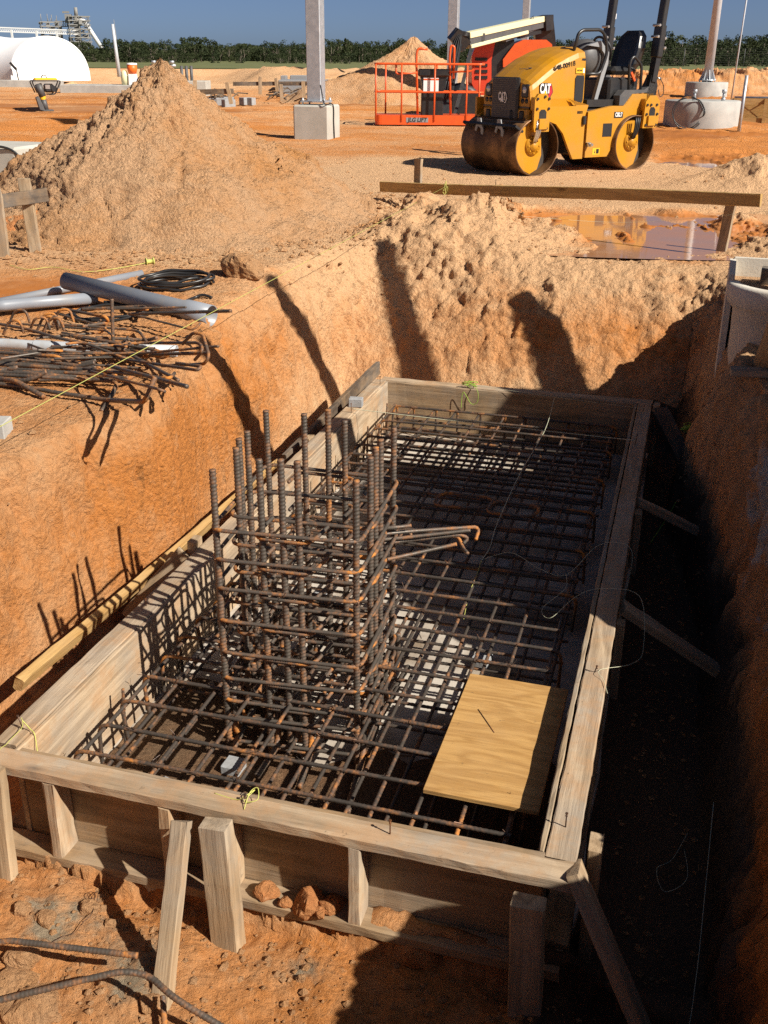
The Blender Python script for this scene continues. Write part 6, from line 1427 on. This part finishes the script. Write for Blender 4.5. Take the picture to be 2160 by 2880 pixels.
# ---------------------------------------------------------------- trees and fence on the skyline
def tree_proto(seed, h, wdt, conif=False, leaf=None, n=900):
    r = random.Random(seed); q = np.random.default_rng(seed)
    cl = []
    if conif:
        for k in range(26): t = k / 26; a = r.uniform(0, 6.28); rr = wdt * (1 - t) ** .8 * r.uniform(.3, 1); cl.append((rr * math.cos(a), rr * math.sin(a), h * (.18 + .82 * t), .16 * h * (1.1 - t)))
    else:
        for k in range(22):
            t = r.random(); a = r.uniform(0, 6.28); rr = wdt * math.sqrt(r.random()) * (.55 + .6 * math.sin(math.pi * (.15 + .75 * t))); cl.append((rr * math.cos(a), rr * math.sin(a), h * (.10 + .84 * t ** .9), h * r.uniform(.09, .17)))
    V = []; Fc = []
    per = n // len(cl)
    for (x, y, z, s) in cl:
        d = q.normal(size=(per, 3)); d /= np.linalg.norm(d, axis=1)[:, None]; rad = s * q.uniform(.45, 1.0, per) ** .5
        P = d * rad[:, None] * np.array([1.15, 1.15, .8]) + np.array([x, y, z])
        for p, nn in zip(P, d):
            a = Vector(nn + q.normal(size=3) * .5).normalized(); e = a.orthogonal().normalized(); e = Matrix.Rotation(r.uniform(0, 6.28), 3, a) @ e; g_ = a.cross(e); sz = h * r.uniform(.018, .040); b = len(V); c = Vector(p)
            V += [c - e * sz - g_ * sz * .6, c + e * sz * .9 - g_ * sz * .3, c + e * sz * .5 + g_ * sz * .8, c - e * sz * .6 + g_ * sz * .6]; Fc.append((b, b + 1, b + 2, b + 3))
    m = MB(); m._add(V, Fc); crown = bpy.data.meshes.new('crown'); crown.from_pydata([tuple(v) for v in V], [], Fc); crown.materials.append(leaf or M_leaf)
    t = MB(); t.tube([(0, 0, -.3), (.05, 0, h * .35), (-.03, .05, h * .75)], [h * .03, h * .022, h * .008], 7)
    for k in range(5):
        a = r.uniform(0, 6.28); z = h * r.uniform(.2, .5); t.tube([(0, 0, z), (wdt * .35 * math.cos(a), wdt * .35 * math.sin(a), z + h * .14), (wdt * .6 * math.cos(a), wdt * .6 * math.sin(a), z + h * .28)], [h * .012, h * .008, h * .003], 5)
    return crown, t.mesh('trunk', M_trunk)
protos = [tree_proto(1, 6.2, 2.6), tree_proto(2, 5.6, 2.9), tree_proto(3, 6.6, 2.3, False, M_leaf2), tree_proto(4, 5.2, 3.0, False, M_leaf2), tree_proto(5, 8.2, 1.5, True), tree_proto(6, 6.0, 2.7)]
KIND = ['dark rounded tree in the far tree line', 'dark rounded tree in the far tree line', 'tall olive green tree in the far tree line', 'low spreading olive green tree in the far tree line', 'pointed dark tree standing taller than the far tree line', 'dark rounded tree in the far tree line']
rt = random.Random(12)
def tree(k, x, y, s, z=.8):
    e = empty('pine_tree' if k == 4 else 'tree', (x, y, z), 0, KIND[k], 'tree', 'trees in the far tree line')
    M = Matrix.Translation((x, y, z)) @ Matrix.Rotation(rt.uniform(0, 6.28), 4, 'Z') @ Matrix.Scale(s, 4)
    e.matrix_basis = M; MW[e.name] = M.copy()
    for nm, me in (('crown', protos[k][0]), ('trunk', protos[k][1])):
        o = bpy.data.objects.new(nm, me); COL.objects.link(o); o.parent = e
def sky_top(dx):                          # height of the tree line over the far ground, read along the skyline
    return np.interp(dx, [150, 250, 300, 340, 430, 470, 560, 640, 700, 745, 780, 900, 1000, 1210, 1400, 1440, 1470, 1520, 1600, 1660, 1760], [112, 100, 96, 95, 90, 98, 97, 96, 92, 92, 98, 98, 95, 90, 88, 82, 92, 90, 84, 82, 80])
for row, (D, n, dz) in enumerate(((175, 46, 6), (205, 50, 1), (235, 50, -2))):
    for i in range(n):
        dx = 130 + (1800 - 130) * (i + rt.uniform(-.35, .35)) / n
        if row == 0 and dx < 262: continue
        p = atY(*dk(dx, sky_top(dx) + dz + rt.gauss(1, 7) - 7 * (rt.random() < .12)), D + rt.uniform(-9, 9)); k = rt.choice((0, 1, 2, 3, 5, 2, 1)); hh = (6.2, 5.6, 6.6, 5.2, 8.2, 6.0)[k]
        tree(k, p.x, p.y, max(.5, (p.z - .8) / (hh * .98)))
for dx, top in ((432, 84), (746, 82), (1435, 79), (1655, 76), (415, 92), (1005, 92)):
    p = atY(*dk(dx, top), 168); tree(4 if dx in (432, 746, 415) else 0, p.x, p.y, (p.z - .8) / (8.2 if dx in (432, 746, 415) else 6.2))
for i in range(110):                       # bushes at the foot of the trees, and on the far-left rise
    dx = rt.uniform(170, 1720); p = atY(*dk(dx, 121 + rt.gauss(0, 6)), 150 + rt.uniform(-8, 8)); tree(rt.choice((0, 1, 3)), p.x, p.y, max(.3, (p.z - .4) / 5.2), .3)
for i in range(16):
    dx = rt.uniform(165, 330); p = atY(*dk(dx, 138 + rt.uniform(-6, 16)), 150 + rt.uniform(-4, 4)); tree(rt.choice((1, 3)), p.x, p.y, rt.uniform(.35, .6), .3)
# the wood behind reads as one dark mass
V = []; Fc = []; q = np.random.default_rng(44)
for i in range(26000):
    x = q.uniform(-95, 135); y = 250 + q.uniform(0, 26); dx = ((x / (y * .916)) * F_PX + 1080) / K; top = atY(*dk(float(dx), float(sky_top(dx)) + 9 + 5 * math.sin(dx * .021) + 3 * math.sin(dx * .057)), y).z
    if x < -85: top -= 2
    z = .5 + (top - .5) * q.uniform(0, 1) ** .8; s = q.uniform(.25, .55); a = Vector(q.normal(size=3)).normalized(); e = a.orthogonal().normalized(); g_ = a.cross(e); c = Vector((x, y, z)); b = len(V)
    V += [tuple(c - e * s - g_ * s), tuple(c + e * s - g_ * s * .6), tuple(c + e * s * .7 + g_ * s), tuple(c - e * s + g_ * s * .7)]; Fc.append((b, b + 1, b + 2, b + 3))
me = bpy.data.meshes.new('woodland'); me.from_pydata(V, [], Fc); me.materials.append(M_leaf)
tag(link(bpy.data.objects.new('woodland', me)), 'dark continuous wood behind the far trees', 'wood', kind='stuff')
fe = empty('chain_link_fence', (60, 120, .8), 0, 'thin grey chain link fence in front of the far trees at right', 'fence')
m = MB()
for k in range(30): x = 22 + 3.2 * k; MB().cyl((x, 120, .7), (x, 120, 2.7), .03, 5).build('post', M_dgrey, fe)
m = MB()
for k in range(9): m.beam((22, 120, .9 + .22 * k), (116, 120, .9 + .22 * k), .008, .008)
m.build('wire_mesh', M_dgrey, fe)
# ---------------------------------------------------------------- light
L = bpy.data.lights.new('sun', 'SUN'); L.energy = 4.9; L.angle = R(.53); L.color = (1.0, .93, .82)
lo = bpy.data.objects.new('sun', L); COL.objects.link(lo)
lo.matrix_world = Matrix.Translation((20, -15, 25)) @ sd.to_track_quat('Z', 'Y').to_matrix().to_4x4()
wd = bpy.data.worlds.new('World'); scn.world = wd; wd.use_nodes = True
nt = wd.node_tree; sk = nt.nodes.new('ShaderNodeTexSky'); sk.sky_type = 'NISHITA'; sk.sun_disc = False
sk.sun_elevation = SUN_EL; sk.sun_rotation = R(90) - SUN_AZ      # rotation 0 looks along +Y, clockwise
sk.air_density = 0.30; sk.dust_density = 0.9; sk.ozone_density = 2.6; sk.altitude = 0
nt.links.new(sk.outputs[0], nt.nodes['Background'].inputs['Color']); nt.nodes['Background'].inputs['Strength'].default_value = 0.055
scn.view_settings.view_transform = 'Standard'; scn.view_settings.look = 'None'; scn.view_settings.exposure = 0.62; scn.view_settings.gamma = 1.0
scn.cycles.sample_clamp_indirect = 4.0; scn.cycles.max_bounces = 5; scn.cycles.diffuse_bounces = 4; scn.cycles.glossy_bounces = 3; scn.cycles.use_denoising = False
